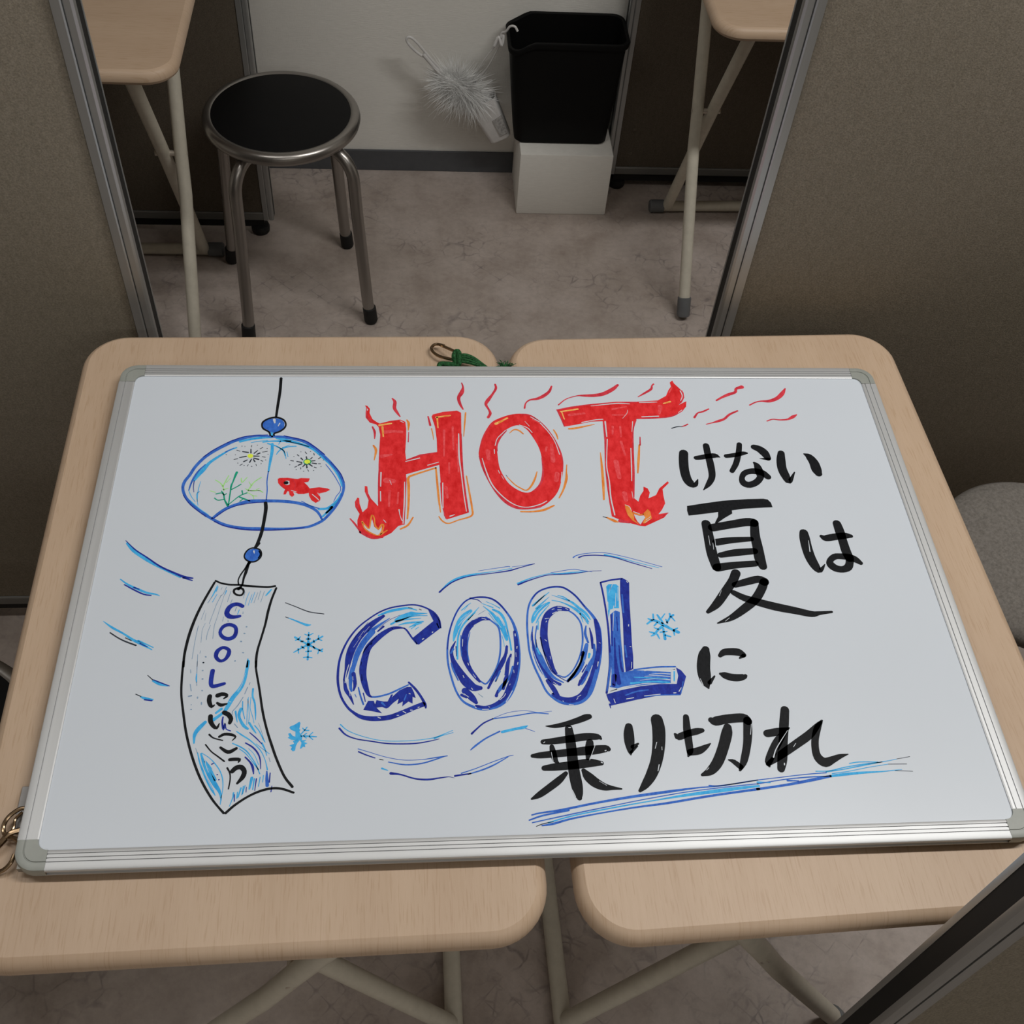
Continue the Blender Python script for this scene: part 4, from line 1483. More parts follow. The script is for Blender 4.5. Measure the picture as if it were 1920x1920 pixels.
W3 603 -1136 6 567 -1216 8 505 -1335 7
W4 277 -1518 6 283 -1526 6
W4 411 -1506 6 426 -1491 4
W4 336 -1559 8 377 -1564 6
W4 420 -1483 4 457 -1460 6
W4 665 -1096 10 653 -1145 7
W4 697 -873 4 710 -882 5
#0 blue_letter
FB1 850 -541 906 -496 950 -515 932 -695 922 -871 910 -1214 1009 -1195 1372 -1225 1353 -1350 1167 -1354 1016 -1371 829 -1396 747 -1377 781 -1237 801 -999 831 -738
FL1 846 -199 873 -171 952 -172 976 -201 947 -470 901 -469 853 -486 825 -594 838 -376
N3 792 -156 18 803 -301 19 810 -522 19 808 -737 20 795 -956 23 779 -1127 24 745 -1294 23 710 -1442 22
B4 794 -999 12 776 -1152 13 746 -1294 15 716 -1418 13
N3 793 -149 20 903 -120 19 1015 -105 21
FN3 1001 -121 1024 -93 1072 -127 1092 -156 1065 -398 1046 -670 1026 -917 1021 -1047 1004 -1183 980 -1195 925 -1215 931 -1045 950 -828 970 -606 975 -406 981 -286
B4 999 -304 16 987 -525 16
B4 955 -916 15 954 -1045 15
W2 881 -237 6 921 -163 5
W2 864 -284 3 902 -191 3
W2 938 -285 5 912 -451 6
W2 967 -210 5 947 -378 5
W2 897 -441 6 887 -487 6
W2 840 -394 9 833 -486 5
N2 857 -550 19 843 -738 17 826 -913 15
N2 911 -578 11 900 -739 11
N2 859 -826 15 841 -1043 23 836 -1213 45 843 -1338 45
N2 894 -914 11 887 -1129 23 896 -1206 23
N2 809 -1254 44 789 -1362 36
L2 961 -1341 20 1170 -1329 17 1340 -1341 17
L2 999 -1275 8 1324 -1299 12
B3 1010 -1191 15 1238 -1167 17 1426 -1166 15
FW2 1385 -1199 1426 -1190 1400 -1361 1359 -1350
L3 1407 -1221 15 1391 -1326 13
W2 887 -523 6 853 -738 5
W2 834 -595 6 816 -808 9 813 -895 6
W2 783 -1186 6 756 -1361 10
W2 948 -561 8 936 -784 15 929 -1002 14 916 -1214 9
W2 1113 -1206 7 1250 -1184 10 1414 -1193 15
W2 1152 -1249 5 1258 -1239 8 1361 -1248 10
W2 1104 -1269 4 1224 -1262 7 1357 -1276 8
W2 1054 -1311 4 1212 -1297 6 1351 -1312 10
W2 721 -1438 11 867 -1388 13 988 -1366 10 1123 -1346 7 1314 -1361 7
W2 816 -1254 7 814 -1321 7
W2 780 -1345 12 797 -1358 10
W2 746 -1410 33 813 -1403 11
FN3 704 -1458 864 -1413 1053 -1376 1241 -1356 1411 -1359 1440 -1268 1432 -1175 1479 -1210 1517 -1278 1474 -1386 1429 -1484 1223 -1479 997 -1522 734 -1581 716 -1516
B4 893 -1471 11 1008 -1433 16 1121 -1419 13
B4 1074 -1492 8 1223 -1479 10 1423 -1479 10
B4 1478 -1336 10 1435 -1467 10
N3 725 -1564 15 731 -1605 8
W4 772 -1509 6 781 -1550 9
W4 722 -1532 5 730 -1556 6
W4 896 -1512 8 967 -1501 8
W4 1075 -1483 7 1232 -1469 7
W4 1367 -1458 10 1389 -1457 8
W4 1421 -1442 9 1449 -1402 7
W4 1022 -670 9 1019 -688 8
W4 1003 -925 7 1013 -930 7
W4 998 -1106 6 986 -1174 6
W4 1066 -136 7 1076 -155 9
#0 snowflake_drawing
L1 1212 -664 17 1284 -621 29 1377 -676 39 1453 -732 27 1517 -768 37
L1 1290 -548 17 1285 -612 20
L1 1233 -602 18 1269 -621 18
L1 1282 -688 16 1319 -648 19
L1 1332 -558 19 1361 -622 29 1372 -658 25
L1 1411 -546 11 1373 -595 15
L1 1462 -547 22 1459 -588 20 1419 -650 21
L1 1498 -561 23 1468 -583 20
L1 1503 -634 12 1475 -588 18
L1 1413 -614 15 1422 -659 18
L1 1366 -694 32 1314 -738 25 1268 -790 25 1235 -807 13
L1 1223 -758 13 1263 -772 22
L1 1315 -840 13 1299 -791 20
L1 1279 -710 13 1315 -729 18
L1 1370 -721 22 1370 -774 25 1371 -845 31
L1 1432 -820 15 1382 -801 22
L1 1333 -765 16 1403 -757 14
L1 1517 -719 15 1475 -741 20
L1 1473 -803 14 1474 -750 21
W2 1393 -672 7 1424 -673 5
W2 1348 -738 7 1350 -752 7
W2 1350 -622 4 1357 -649 4
#0 wind_streak
L1 -859 -220 17 -774 -129 23 -669 -68 28 -526 -27 19 -330 3 8 -119 43 8
N2 -878 -243 20 -813 -178 15 -722 -109 14 -565 -50 11 -331 -16 11 -147 15 16 -40 50 11 120 99 9
B1 -472 16 5 -328 41 6 -157 68 8 -142 61 6
B1 -118 62 5 14 81 6 120 99 8
#0 wind_streak
L1 -72 -147 18 82 -79 12 281 -26 9 346 -35 19 505 -18 14 691 -5 6
N2 -67 -163 20 53 -110 14 240 -49 11 411 -39 11 544 -30 11 691 -5 6 817 1 5
B1 282 -18 6 509 22 8 600 9 8 717 -12 5
#0 wind_streak
B1 536 174 14 579 203 10 702 229 8 876 232 8 1032 194 8 1225 130 7 1467 42 7
N2 596 174 17 658 197 13 806 200 12 963 174 12 1154 98 12 1357 20 7
L1 873 208 17 1029 165 12 1221 97 8 1432 30 7
#0 wind_streak
L1 -1826 -1715 12 -1754 -1780 8 -1613 -1843 7 -1430 -1890 7 -1215 -1898 7 -1053 -1886 7 -945 -1867 9 -786 -1802 6
N2 -1835 -1754 19 -1774 -1821 15 -1676 -1865 12 -1537 -1893 12 -1376 -1921 13 -1161 -1927 13 -1021 -1910 11 -913 -1886 6
L1 -956 -1879 17 -880 -1851 8 -781 -1824 6
#0 wind_streak
B1 -1658 -1966 8 -1556 -2001 6 -1406 -2054 6 -1247 -2088 6 -1077 -2089 6 -948 -2073 12 -841 -2059 9
N2 -1652 -1995 14 -1576 -2032 12 -1502 -2061 10
D2 -1459 -2076 9 -1427 -2083 7
B2 -1379 -2105 9 -1226 -2136 13 -1077 -2127 13 -949 -2091 12 -852 -2058 7
#0 wind_streak
L1 -1437 -2166 18 -1384 -2187 7
N2 -1357 -2217 27 -1268 -2231 15 -1142 -2274 15 -1026 -2287 18 -920 -2275 14 -835 -2266 7 -783 -2277 3
N2 -777 -2259 18 -729 -2252 16 -633 -2240 13
B1 -718 -2235 11 -589 -2193 8 -436 -2134 8 -283 -2080 8 -233 -2070 5
B2 -655 -2246 11 -525 -2207 14 -416 -2161 14 -283 -2086 7
#0 wind_streak
N2 -608 -1840 21 -573 -1805 17 -494 -1735 15 -404 -1691 13
B2 -404 -1691 12 -282 -1677 11 -147 -1658 11 -13 -1639 11 126 -1652 9
B1 -392 -1682 5 -257 -1630 5 -100 -1612 5 32 -1635 6 161 -1625 4
#0 wind_streak
B2 -625 -2006 9 -580 -1966 18 -479 -1892 15 -345 -1823 15
L3 -323 -1830 26 -201 -1803 26 -112 -1787 29 -77 -1770 5
B2 -101 -1799 6 -16 -1834 5
#0 underline_stroke
B2 -101 -2653 13 -26 -2637 15 170 -2614 21 474 -2560 21 809 -2511 25 1146 -2472 26 1438 -2441 14 1651 -2430 11 1829 -2406 11 2012 -2382 11
B1 -128 -2701 13 0 -2661 17 235 -2621 15
B2 -102 -2725 10 90 -2688 11 373 -2635 11 658 -2585 9 947 -2535 9 1336 -2478 9 1648 -2447 9 1824 -2432 10 2011 -2419 10
B2 1551 -2422 12 1632 -2427 10 1829 -2408 10 2018 -2382 8
D1 -68 -2760 7 -6 -2738 8 87 -2722 6
B2 -17 -2755 13 85 -2741 21 255 -2699 17 557 -2650 14 843 -2611 17 1130 -2581 21 1421 -2540 22 1636 -2512 22 1813 -2492 22 2010 -2470 24
L1 40 -2730 13 276 -2670 13 656 -2605 13 1040 -2548 12 1331 -2508 26 1643 -2475 36 1820 -2457 30 2016 -2440 20
B2 2012 -2382 9 2220 -2363 8 2471 -2340 9 2680 -2329 10
B2 2004 -2420 10 2256 -2385 10 2506 -2367 12 2696 -2364 10
B2 2295 -2395 19 2400 -2402 10
B2 1994 -2471 25 2160 -2452 23 2328 -2430 25 2541 -2394 30 2712 -2364 24
L2 2712 -2364 24 2840 -2351 28 3009 -2339 24 3218 -2332 12 3414 -2317 5
L2 2585 -2311 10 2709 -2311 9 2857 -2282 10 3030 -2256 10 3202 -2240 10 3288 -2229 7 3394 -2210 5
D2 3394 -2210 5 3527 -2189 5
L2 2925 -2242 10 3020 -2230 10 3203 -2235 8
L2 2735 -2339 10 2888 -2322 8 3106 -2285 7 3297 -2260 6
D2 3297 -2260 5 3476 -2263 5
L2 2682 -2320 12 2853 -2299 10 3070 -2262 12 3244 -2236 7
D2 3345 -2327 6 3513 -2338 5
L1 2008 -2403 17 2128 -2411 10
#0 black_character
K4 1949 1631 106 1930 1518 109 1918 1368 109 1930 1233 107 1971 1166 94 2015 1170 58 2050 1239 11
K4 2083 1559 58 2143 1567 68 2234 1586 71 2313 1592 65 2362 1567 8
K4 2230 1745 77 2229 1618 81 2233 1442 85 2220 1281 77 2162 1171 63 2091 1087 12
#0 black_character
K4 2438 1585 56 2549 1602 63 2652 1629 53 2691 1629 23
K4 2626 1764 64 2595 1642 68 2535 1478 69 2465 1360 59
K4 2793 1721 80 2850 1690 100 2897 1628 107 2921 1552 76
K4 2927 1537 44 2826 1546 8
K4 2746 1483 30 2771 1439 76 2780 1340 101 2775 1265 80 2712 1192 83 2628 1156 88 2568 1181 90 2559 1254 64 2603 1326 72 2677 1355 81 2753 1352 90 2816 1327 90 2863 1271 78
#0 black_character
K4 3094 1628 82 3070 1526 104 3055 1400 108 3070 1289 105 3098 1202 65 3188 1338 15
K4 3363 1614 21 3409 1578 85 3447 1487 114 3455 1374 119 3464 1317 87
#0 black_character
FK4 1866 858 2048 891 2283 929 2561 950 2745 954 2793 942 2821 896 2826 833 2720 828 2489 813 2358 792 2354 747 2257 686 2153 609 2137 620 2189 709 2200 770 2024 744 1863 723 1856 790
K4 2037 610 103 2036 445 111 2034 208 117 2051 28 103
K4 2099 554 104 2312 596 105 2498 628 112 2568 616 115
K4 2578 621 91 2551 439 107 2548 287 114 2542 127 119 2554 32 93
K4 2109 357 92 2273 382 83 2498 396 61
K4 2123 185 69 2286 215 91 2502 234 82
K4 2059 23 104 2256 52 88 2478 70 78
W5 2036 445 5 2031 315 5
W5 2102 444 5 2089 293 5
W5 2067 347 5 2061 261 5
K4 2245 -52 103 2192 -150 98 2079 -301 99 1969 -439 89 1864 -531 43
K4 2208 -201 71 2345 -162 88 2472 -133 92 2527 -165 108
K4 2527 -165 91 2482 -256 95 2387 -386 98 2245 -503 92 2090 -609 66 1941 -669 15
K4 2173 -297 63 2272 -364 82 2399 -416 92 2582 -479 100 2784 -532 89 2945 -575 76 3033 -566 46 3164 -554 28
W5 1976 -636 7 2042 -598 5
W5 2025 -646 5 2074 -608 5
W5 2050 -270 3 2017 -335 5
#0 black_character
K4 3101 475 97 3094 401 116 3089 277 118 3096 149 117 3121 39 105 3151 -26 75 3187 -11 45 3235 49 11
K4 3286 424 42 3326 398 82 3428 414 89 3549 430 85 3618 423 47
K4 3503 597 95 3508 493 107 3510 368 101 3512 227 107 3524 127 103
K4 3531 138 90 3513 67 86 3480 7 89 3413 -19 83 3340 -2 93 3299 48 92 3308 102 69 3368 149 76 3433 153 78 3523 141 86 3584 110 86 3632 62 53
W5 3128 367 5 3111 221 11
#0 black_character
K4 1764 -976 78 1743 -1034 118 1720 -1117 131 1705 -1198 133 1702 -1280 127 1706 -1360 88 1719 -1413 19
K4 1740 -1353 45 1801 -1282 17
K4 1898 -1050 44 1945 -1013 74 2020 -1007 83 2092 -1016 85 2135 -1047 61
K4 2137 -1055 45 2091 -1083 19
K4 1865 -1257 30 1899 -1272 72 1967 -1298 82 2038 -1304 80 2098 -1293 59 2111 -1285 40
W5 1654 -1307 5 1670 -1380 8
#0 black_character
K4 94 -1781 9 177 -1783 40 290 -1762 52 404 -1728 63 480 -1699 67 514 -1691 54
K4 54 -1943 50 136 -1939 63 303 -1920 75 470 -1900 76 575 -1906 59 601 -1925 24
K4 -55 -2082 37 16 -2078 62 180 -2065 74 345 -2052 80 511 -2039 92 639 -2027 71 660 -2034 46
K4 44 -2207 52 142 -2198 73 306 -2185 84 470 -2167 85 579 -2173 45
K4 307 -1811 73 311 -1920 92 314 -2039 97 314 -2157 102 319 -2273 107 330 -2387 106 337 -2472 81 342 -2506 49
K4 132 -1993 44 138 -2046 59 153 -2129 54 176 -2153 21
K4 492 -1961 71 479 -2032 79 453 -2125 30
K4 239 -2264 41 168 -2331 68 72 -2402 68 -24 -2467 57 -92 -2502 19
K4 406 -2241 44 441 -2299 90 504 -2364 96 580 -2406 73 659 -2420 38 736 -2431 15
W5 122 -2051 5 132 -2143 5
W5 538 -1992 5 473 -2138 5
W5 628 -2048 12 637 -2045 9
W5 580 -2164 12 590 -2170 8
W5 285 -2431 6 306 -2493 8
W5 538 -2348 3 603 -2393 4
W5 59 -1952 8 70 -1943 6
W5 255 -2294 6 263 -2300 8
W5 308 -1802 9 325 -1802 9
#0 black_character
K4 881 -1807 74 872 -1880 98 867 -1976 94 863 -2063 49 865 -2096 13
K4 891 -2017 42 947 -1986 20
K4 870 -2071 29 936 -2010 17
K4 1159 -1740 116 1163 -1847 125 1140 -2007 120 1096 -2164 111 1029 -2302 102 958 -2399 74 904 -2454 32
W5 1126 -1975 6 1102 -2038 6
W5 1116 -2204 9 1096 -2265 7
W5 1167 -2024 5 1165 -2056 5
#0 black_character
K4 1446 -1719 58 1435 -1854 75 1431 -1975 74 1426 -2079 63 1403 -2126 18
K4 1313 -1896 25 1342 -1925 70 1429 -1895 67 1523 -1873 69 1580 -1864 45
K4 1428 -2087 67 1512 -2073 75 1585 -2036 49 1635 -2003 12
K4 1685 -1758 60 1721 -1771 96 1846 -1750 95 2000 -1744 96 2039 -1780 84
K4 2036 -1771 81 2018 -1886 87 1982 -2031 77 1922 -2188 68 1868 -2280 25
K4 1881 -2249 55 1825 -2193 46 1778 -2173 13
K4 1830 -1840 81 1810 -1905 106 1746 -2056 104 1669 -2196 102 1588 -2280 82 1505 -2316 29
W5 2066 -1813 4 2038 -1919 6
W5 1553 -2271 4 1578 -2248 5
#0 black_character
K4 2427 -1668 84 2385 -1823 93 2338 -2003 87 2292 -2179 94 2259 -2278 72
K4 2202 -1914 78 2319 -1894 76 2428 -1861 14
K4 2409 -1869 32 2300 -1984 83 2206 -2115 82 2153 -2210 68 2154 -2249 22
K4 2146 -2227 44 2265 -2151 76 2457 -2033 85 2605 -1938 84 2712 -1841 52 2766 -1792 21
K4 2753 -1810 31 2705 -1868 68 2651 -1993 71 2630 -2118 75 2647 -2189 90 2696 -2225 96 2769 -2201 71 2852 -2168 47 2936 -2148 9
W5 2405 -1888 4 2325 -1985 7 2251 -2081 9 2212 -2159 13
W5 2426 -2059 5 2455 -2024 5
W5 2303 -2223 10 2300 -2240 10
#0 wind_streak
D1 -2420 -347 9 -2328 -390 9 -2180 -459 11 -2034 -487 9
#0 wind_streak
L1 -2409 -516 6 -2336 -548 14 -2240 -595 21 -2188 -616 28 -2155 -612 6
D2 -2409 -516 7 -2379 -529 7
#0 snowflake_drawing
L1 -2171 -702 14 -2172 -771 17 -2168 -840 27 -2166 -918 15 -2166 -1010 20
L1 -2302 -754 22 -2237 -799 17 -2168 -840 24 -2100 -881 17 -2031 -921 17
L1 -2304 -925 12 -2225 -873 18 -2168 -840 25 -2112 -802 18 -2035 -749 18
L1 -2208 -721 11 -2187 -731 12 -2170 -727 12
L1 -2170 -737 14 -2129 -712 10
L1 -2188 -776 20 -2155 -776 20
L1 -2187 -918 14 -2135 -914 14
L1 -2206 -985 13 -2173 -981 13
L1 -2165 -981 12 -2127 -989 12
L1 -2252 -750 13 -2271 -784 13
L1 -2294 -788 14 -2263 -774 14
L1 -2073 -738 12 -2075 -783 12
L1 -2080 -778 12 -2041 -795 12
L1 -2265 -882 12 -2256 -936 11
L1 -2072 -944 12 -2061 -901 12
L1 -2028 -894 14 -2057 -911 14
L1 -2234 -858 16 -2207 -883 16
L1 -2121 -792 15 -2111 -817 15
L1 -2121 -861 15 -2103 -890 15
L1 -2241 -804 16 -2220 -800 16
#0 snowflake_drawing
FL1 -2295 -1735 -2287 -1721 -2249 -1705 -2207 -1675 -2195 -1688 -2203 -1750 -2191 -1759 -2201 -1777 -2184 -1812 -2171 -1830 -2173 -1865 -2130 -1862 -2152 -1883 -2120 -1897 -2143 -1909 -2138 -1935 -2158 -1930 -2176 -1951 -2186 -1947 -2175 -1891 -2191 -1864 -2211 -1890 -2224 -1924 -2229 -1967 -2248 -1975 -2269 -1953 -2259 -1932 -2283 -1914 -2241 -1898 -2255 -1871 -2232 -1863 -2271 -1858 -2305 -1835 -2289 -1827 -2302 -1796 -2283 -1788 -2258 -1819 -2234 -1828 -2237 -1776 -2277 -1757
L1 -2179 -1821 17 -2100 -1828 16 -2041 -1833 10
L1 -2079 -1789 11 -2108 -1825 10 -2075 -1859 10
L1 -2134 -1796 11 -2160 -1820 9 -2133 -1844 10
L1 -2184 -1803 12 -2151 -1760 12
L1 -2172 -1742 10 -2151 -1765 12 -2115 -1766 11
L1 -2133 -1733 11 -2150 -1760 11
"""
read_ink(INK_DATA)


# ---------------------------------------------------------------- stools
def make_stool(cushion_mat, z_top=0.44, r=0.150, foot_r=0.185, a0=-122, seat_d=0.0):
    root = empty('round_stool', (0, 0, 0))
    bm = bmesh.new()
    lathe(bm, [(0.0, z_top + 0.007), (r * 0.35, z_top + 0.0068), (r * 0.7, z_top + 0.005), (r - 0.016, z_top + 0.001), (r - 0.011, z_top - 0.004), (r - 0.011, z_top - 0.016), (0.0, z_top - 0.018)], 64)
    build('seat_cushion', bm, cushion_mat, root)
    bm = bmesh.new()
    pr = []
    for i in range(12):
        a = 2 * math.pi * i / 12
        pr.append((r - 0.012 + 0.012 * math.cos(a), z_top - 0.010 + 0.013 * math.sin(a)))
    rings = [[(q * math.cos(2 * math.pi * j / 64), q * math.sin(2 * math.pi * j / 64), z) for j in range(64)] for q, z in pr + pr[:1]]
    vv = [[bm.verts.new(p) for p in rg] for rg in rings[:-1]]
    for i in range(12):
        A, B = vv[i], vv[(i + 1) % 12]
        for j in range(64):
            bm.faces.new((A[j], A[(j + 1) % 64], B[(j + 1) % 64], B[j]))
    build('seat_ring', bm, M['steel'], root)
    zl = z_top - 0.040
    for q in range(4):
        a = math.radians(a0 + 90 * q)
        c, s = math.cos(a), math.sin(a)
        def P(d, z):
            return (d * c, d * s, z)
        path = [P(0.070, zl + 0.004), P(0.100, zl + 0.003)]
        for i in range(1, 8):
            t = math.radians(90 * i / 7)
            path.append(P(0.110 + 0.050 * math.sin(t), zl + 0.003 - 0.058 * (1 - math.cos(t))))
        path += [P(0.163, zl - 0.12), P(foot_r - 0.006, 0.05), P(foot_r - 0.002, 0.030)]
        bm = bmesh.new()
        tube(bm, path, 0.0122, 16)
        leg = build('leg', bm, M['steel'], root)
        d = Vector((c * 0.10, s * 0.10, -1)).normalized()
        e = Vector(P(foot_r - 0.003, 0.040))
        bm = bmesh.new()
        tube(bm, [e, e + d * 0.001, e + d * 0.034, e + d * 0.039], 0.0140, 16, radii=[0.0125, 0.0142, 0.0146, 0.0125])
        build('rubber_foot', bm, M['gasket'], leg)
    return root


st = make_stool(M['vinyl'])
st.location = (-0.361, 1.270, 0)
tag(st, 'round black vinyl stool with steel tube legs standing on the floor before the white wall', 'stool')

st2 = copy_tree(st)
st2.location = (-0.692, -0.058, 0)
st2.rotation_euler = (0, 0, math.radians(20))
st2['label'] = 'black stool almost hidden behind the left edge of the near left table'

st3 = make_stool(M['grey_fabric'], z_top=0.448, r=0.147)
st3.name = 'upholstered_stool'
st3.location = (0.765, 0.205, 0)
st3.rotation_euler = (0, 0, math.radians(30))
tag(st3, 'round stool with a grey fabric seat beside the right edge of the near right table', 'stool')
for ch in list(st3.children):
    if ch.name.startswith('seat_ring'):
        bpy.data.objects.remove(ch)
    elif ch.name.startswith('seat_cushion'):
        me = ch.data
        ch.data = bpy.data.meshes.new('seat_cushion')
        bm = bmesh.new()
        z = 0.448
        lathe(bm, [(0.0, z + 0.004), (0.06, z + 0.0035), (0.115, z + 0.001), (0.136, z - 0.004), (0.145, z - 0.013), (0.147, z - 0.026), (0.143, z - 0.034), (0.0, z - 0.035)], 64)
        for f in bm.faces:
            f.smooth = True
        bm.to_mesh(ch.data); bm.free()
        ch.data.materials.append(M['grey_fabric'])

# ---------------------------------------------------------------- white box and waste bin
bm = bmesh.new()
box(bm, 0.136, 1.559, 0.0, 0.353, 1.722, 0.165, 0.003, 2)
bx = build('papered_box', bm, M['wall'])
tag(bx, 'white wallpaper-covered box on the floor under the black waste bin', 'box')

binroot = empty('waste_bin', (0, 0, 0.165))
tag(binroot, 'black plastic waste bin standing on the white box', 'bin')
def bin_ring(f, inset, zoff=0.0):
    """outline at height fraction f of the tapering bin"""
    x0, x1 = 0.124 + (0.100 - 0.124) * f, 0.339 + (0.354 - 0.339) * f
    y0, y1 = 1.601 + (1.583 - 1.601) * f, 1.699 + (1.712 - 1.699) * f
    r = 0.016 + 0.010 * f
    out = []
    for x, y in rrect((x1 - x0) / 2 - inset, (y1 - y0) / 2 - inset, r - inset * 0.5, 8, (x0 + x1) / 2, (y0 + y1) / 2):
        s = min(1, max(0, (x - 0.108) / 0.048))
        dip = 0.020 * (1 - s * s * (3 - 2 * s))
        out.append((x, y, f * (0.2560 - dip) + zoff))
    # more points where the rim dips
    return out
def densify(r):
    o_ = []
    for i in range(len(r)):
        a, b = Vector(r[i]), Vector(r[(i + 1) % len(r)])
        n_ = max(1, int((b - a).length / 0.012))
        for q in range(n_):
            o_.append(a.lerp(b, q / n_))
    return o_
def bin_full(f, inset, zoff=0.0):
    pts = densify(bin_ring(1.0, 0.0))
    x0, x1 = 0.124 + (0.100 - 0.124) * f, 0.339 + (0.354 - 0.339) * f
    y0, y1 = 1.601 + (1.583 - 1.601) * f, 1.699 + (1.712 - 1.699) * f
    cx, cy = (0.100 + 0.354) / 2, (1.583 + 1.712) / 2
    res = []
    for p in pts:
        u, v = (p.x - 0.100) / 0.254, (p.y - 1.583) / 0.129
        s = min(1, max(0, (p.x - 0.108) / 0.048))
        dip = 0.020 * (1 - s * s * (3 - 2 * s))
        x = x0 + inset + u * (x1 - x0 - 2 * inset)
        y = y0 + inset + v * (y1 - y0 - 2 * inset)
        res.append((x, y, f * (0.2560 - dip) + zoff))
    return res
bm = bmesh.new()
rings = [bin_full(0.0, 0.010), bin_full(0.0, 0.004, 0.0008), bin_full(0.0, 0.0, 0.005)] + [bin_full(f, 0.0) for f in (0.3, 0.6, 0.9, 0.99, 1.0)]
rings += [bin_full(1.0, 0.0025), bin_full(0.6, 0.0025), bin_full(0.02, 0.0025)]
rings_skin(bm, rings)
build('bin_body', bm, M['black_plastic'], binroot, angle=50)
bm = bmesh.new()
rings = [bin_full(0.965, 0.0, -0.002), bin_full(0.965, -0.0045, -0.002), bin_full(1.0, -0.0055, -0.001), bin_full(1.0, -0.0040, 0.0018), bin_full(1.0, 0.001, 0.0020), bin_full(1.0, 0.0022, 0.0)]
rings_skin(bm, rings, False, False)
build('bin_rim', bm, M['black_plastic'], binroot, angle=50)

# ---------------------------------------------------------------- duster in its holder, hung from the bin rim
ax = Vector((0.058, -0.012, -0.110)).normalized()      # down the holder
mouth = Vector((0.048, 1.662, TT - 0.462))
side = Vector((0, 1, 0)).cross(ax).normalized()
dep = ax.cross(side).normalized()
hol = empty('duster_holder', mouth)
tag(hol, 'white plastic duster holder hanging by a cord from the bin rim', 'holder')
bm = bmesh.new()
rings = []
for t_, w, d in ((0.0, 0.034, 0.022), (0.10, 0.026, 0.017), (0.104, 0.023, 0.014)):
    rings.append([side * x + dep * y + ax * t_ for x, y in rrect(w, d, 0.010, 5)])
rings.reverse()
rings2 = [[side * x + dep * y + ax * t_ for x, y in rrect(w, d, 0.009, 5)] for t_, w, d in ((0.0, 0.0325, 0.0205), (0.095, 0.0245, 0.0155))]
rings_skin(bm, rings + rings2)
build('cup', bm, M['white_plastic'], hol, angle=40)
bm = bmesh.new()
tab = [side * x + dep * 0.0 + ax * t_ for x, t_ in ((0.016, 0.002), (0.040, 0.002), (0.036, -0.026), (0.018, -0.022))]
rings_skin(bm, [[p + dep * 0.0205 for p in tab], [p + dep * 0.0225 for p in tab]])
build('hanging_tab', bm, M['white_plastic'], hol, smooth=False)
bm = bmesh.new()
stq = [side * x + ax * t_ for x, t_ in ((-0.004, 0.048), (-0.0285, 0.044), (-0.0255, 0.088), (-0.006, 0.090))]
rings_skin(bm, [[p - dep * (0.0205 - 0.05 * 0.06) for p in stq], [p - dep * 0.0220 for p in stq]])
build('label_sticker', bm, M['sticker'], hol, smooth=False)
# cord loop and hook
hook = Vector((0.0970, 1.630, TT - 0.232)) - mouth
knot = Vector((0.080, 1.640, TT - 0.305)) - mouth
t1 = side * 0.034 + dep * 0.021 + ax * -0.020
bm = bmesh.new()
tube(bm, smooth_path([knot, knot * 0.6 + t1 * 0.4 + Vector((-0.006, 0, 0)), t1 + Vector((0.002, 0, 0)), t1 + Vector((0.006, 0, -0.004)), t1 + Vector((0.008, 0, 0.010)), knot * 0.5 + t1 * 0.5 + Vector((0.012, 0, 0)), knot + Vector((0.004, 0, 0))], 6), 0.0017, 8)
build('cord', bm, M['cord'], hol)
bm = bmesh.new()
tube(bm, smooth_path([knot + Vector((-0.012, 0, -0.014)), knot + Vector((-0.004, 0, 0.006)), knot + Vector((0.004, -0.004, -0.010)), knot + Vector((0.006, 0, 0.012)), knot + Vector((-0.004, 0.003, 0.000))], 6), 0.0034, 8)
build('knot', bm, M['cord'], hol)
bm = bmesh.new()
tube(bm, smooth_path([knot + Vector((0.001, 0, 0.006)), knot + Vector((0.003, 0, 0.016)), Vector((0.091, 1.634, TT - 0.282)) - mouth, Vector((0.099, 1.630, TT - 0.2685)) - mouth, Vector((0.109, 1.627, TT - 0.2670)) - mouth, Vector((0.1155, 1.625, TT - 0.2760)) - mouth], 6), 0.0026, 8)
build('hook', bm, M['white_plastic'], hol)

# the duster itself: handle loop up to the left, fluffy head stuck in the cup
head = Vector((0.006, 1.655, TT - 0.435))
du = empty('hand_duster', head)
tag(du, 'fluffy white hand duster with a looped handle, stuck into the holder', 'duster')
A = Vector((-0.121, 1.662, TT - 0.318)) - head
Bv = Vector((-0.038, 1.660, TT - 0.412)) - head
dr = (Bv - A).normalized()
nr = Vector((dr.z, 0, -dr.x))
bm = bmesh.new()
loop = [Bv + dr * 0.03 - nr * 0.002, Bv - dr * 0.004 - nr * 0.006, A + dr * 0.055 - nr * 0.0075, A + dr * 0.022 - nr * 0.0085, A + dr * 0.005 - nr * 0.006, A, A + dr * 0.005 + nr * 0.006, A + dr * 0.022 + nr * 0.008, A + dr * 0.046 + nr * 0.0050, A + dr * 0.058 - nr * 0.001]
tube(bm, smooth_path(loop, 6), 0.0030, 10)
tube(bm, smooth_path([A + dr * 0.050 - nr * 0.002, A + dr * 0.075 - nr * 0.001, Bv, Bv + dr * 0.045], 5), 0.0050, 12)
build('handle', bm, M['white_plastic'], du)
bm = bmesh.new()
rnd = random.Random(4)
cen = [Bv + dr * 0.004, Bv * 0.5, Vector((0, 0, 0)), Vector((0.020, 0, -0.014)), mouth - head + ax * 0.004]
spine = smooth_path(cen, 6)
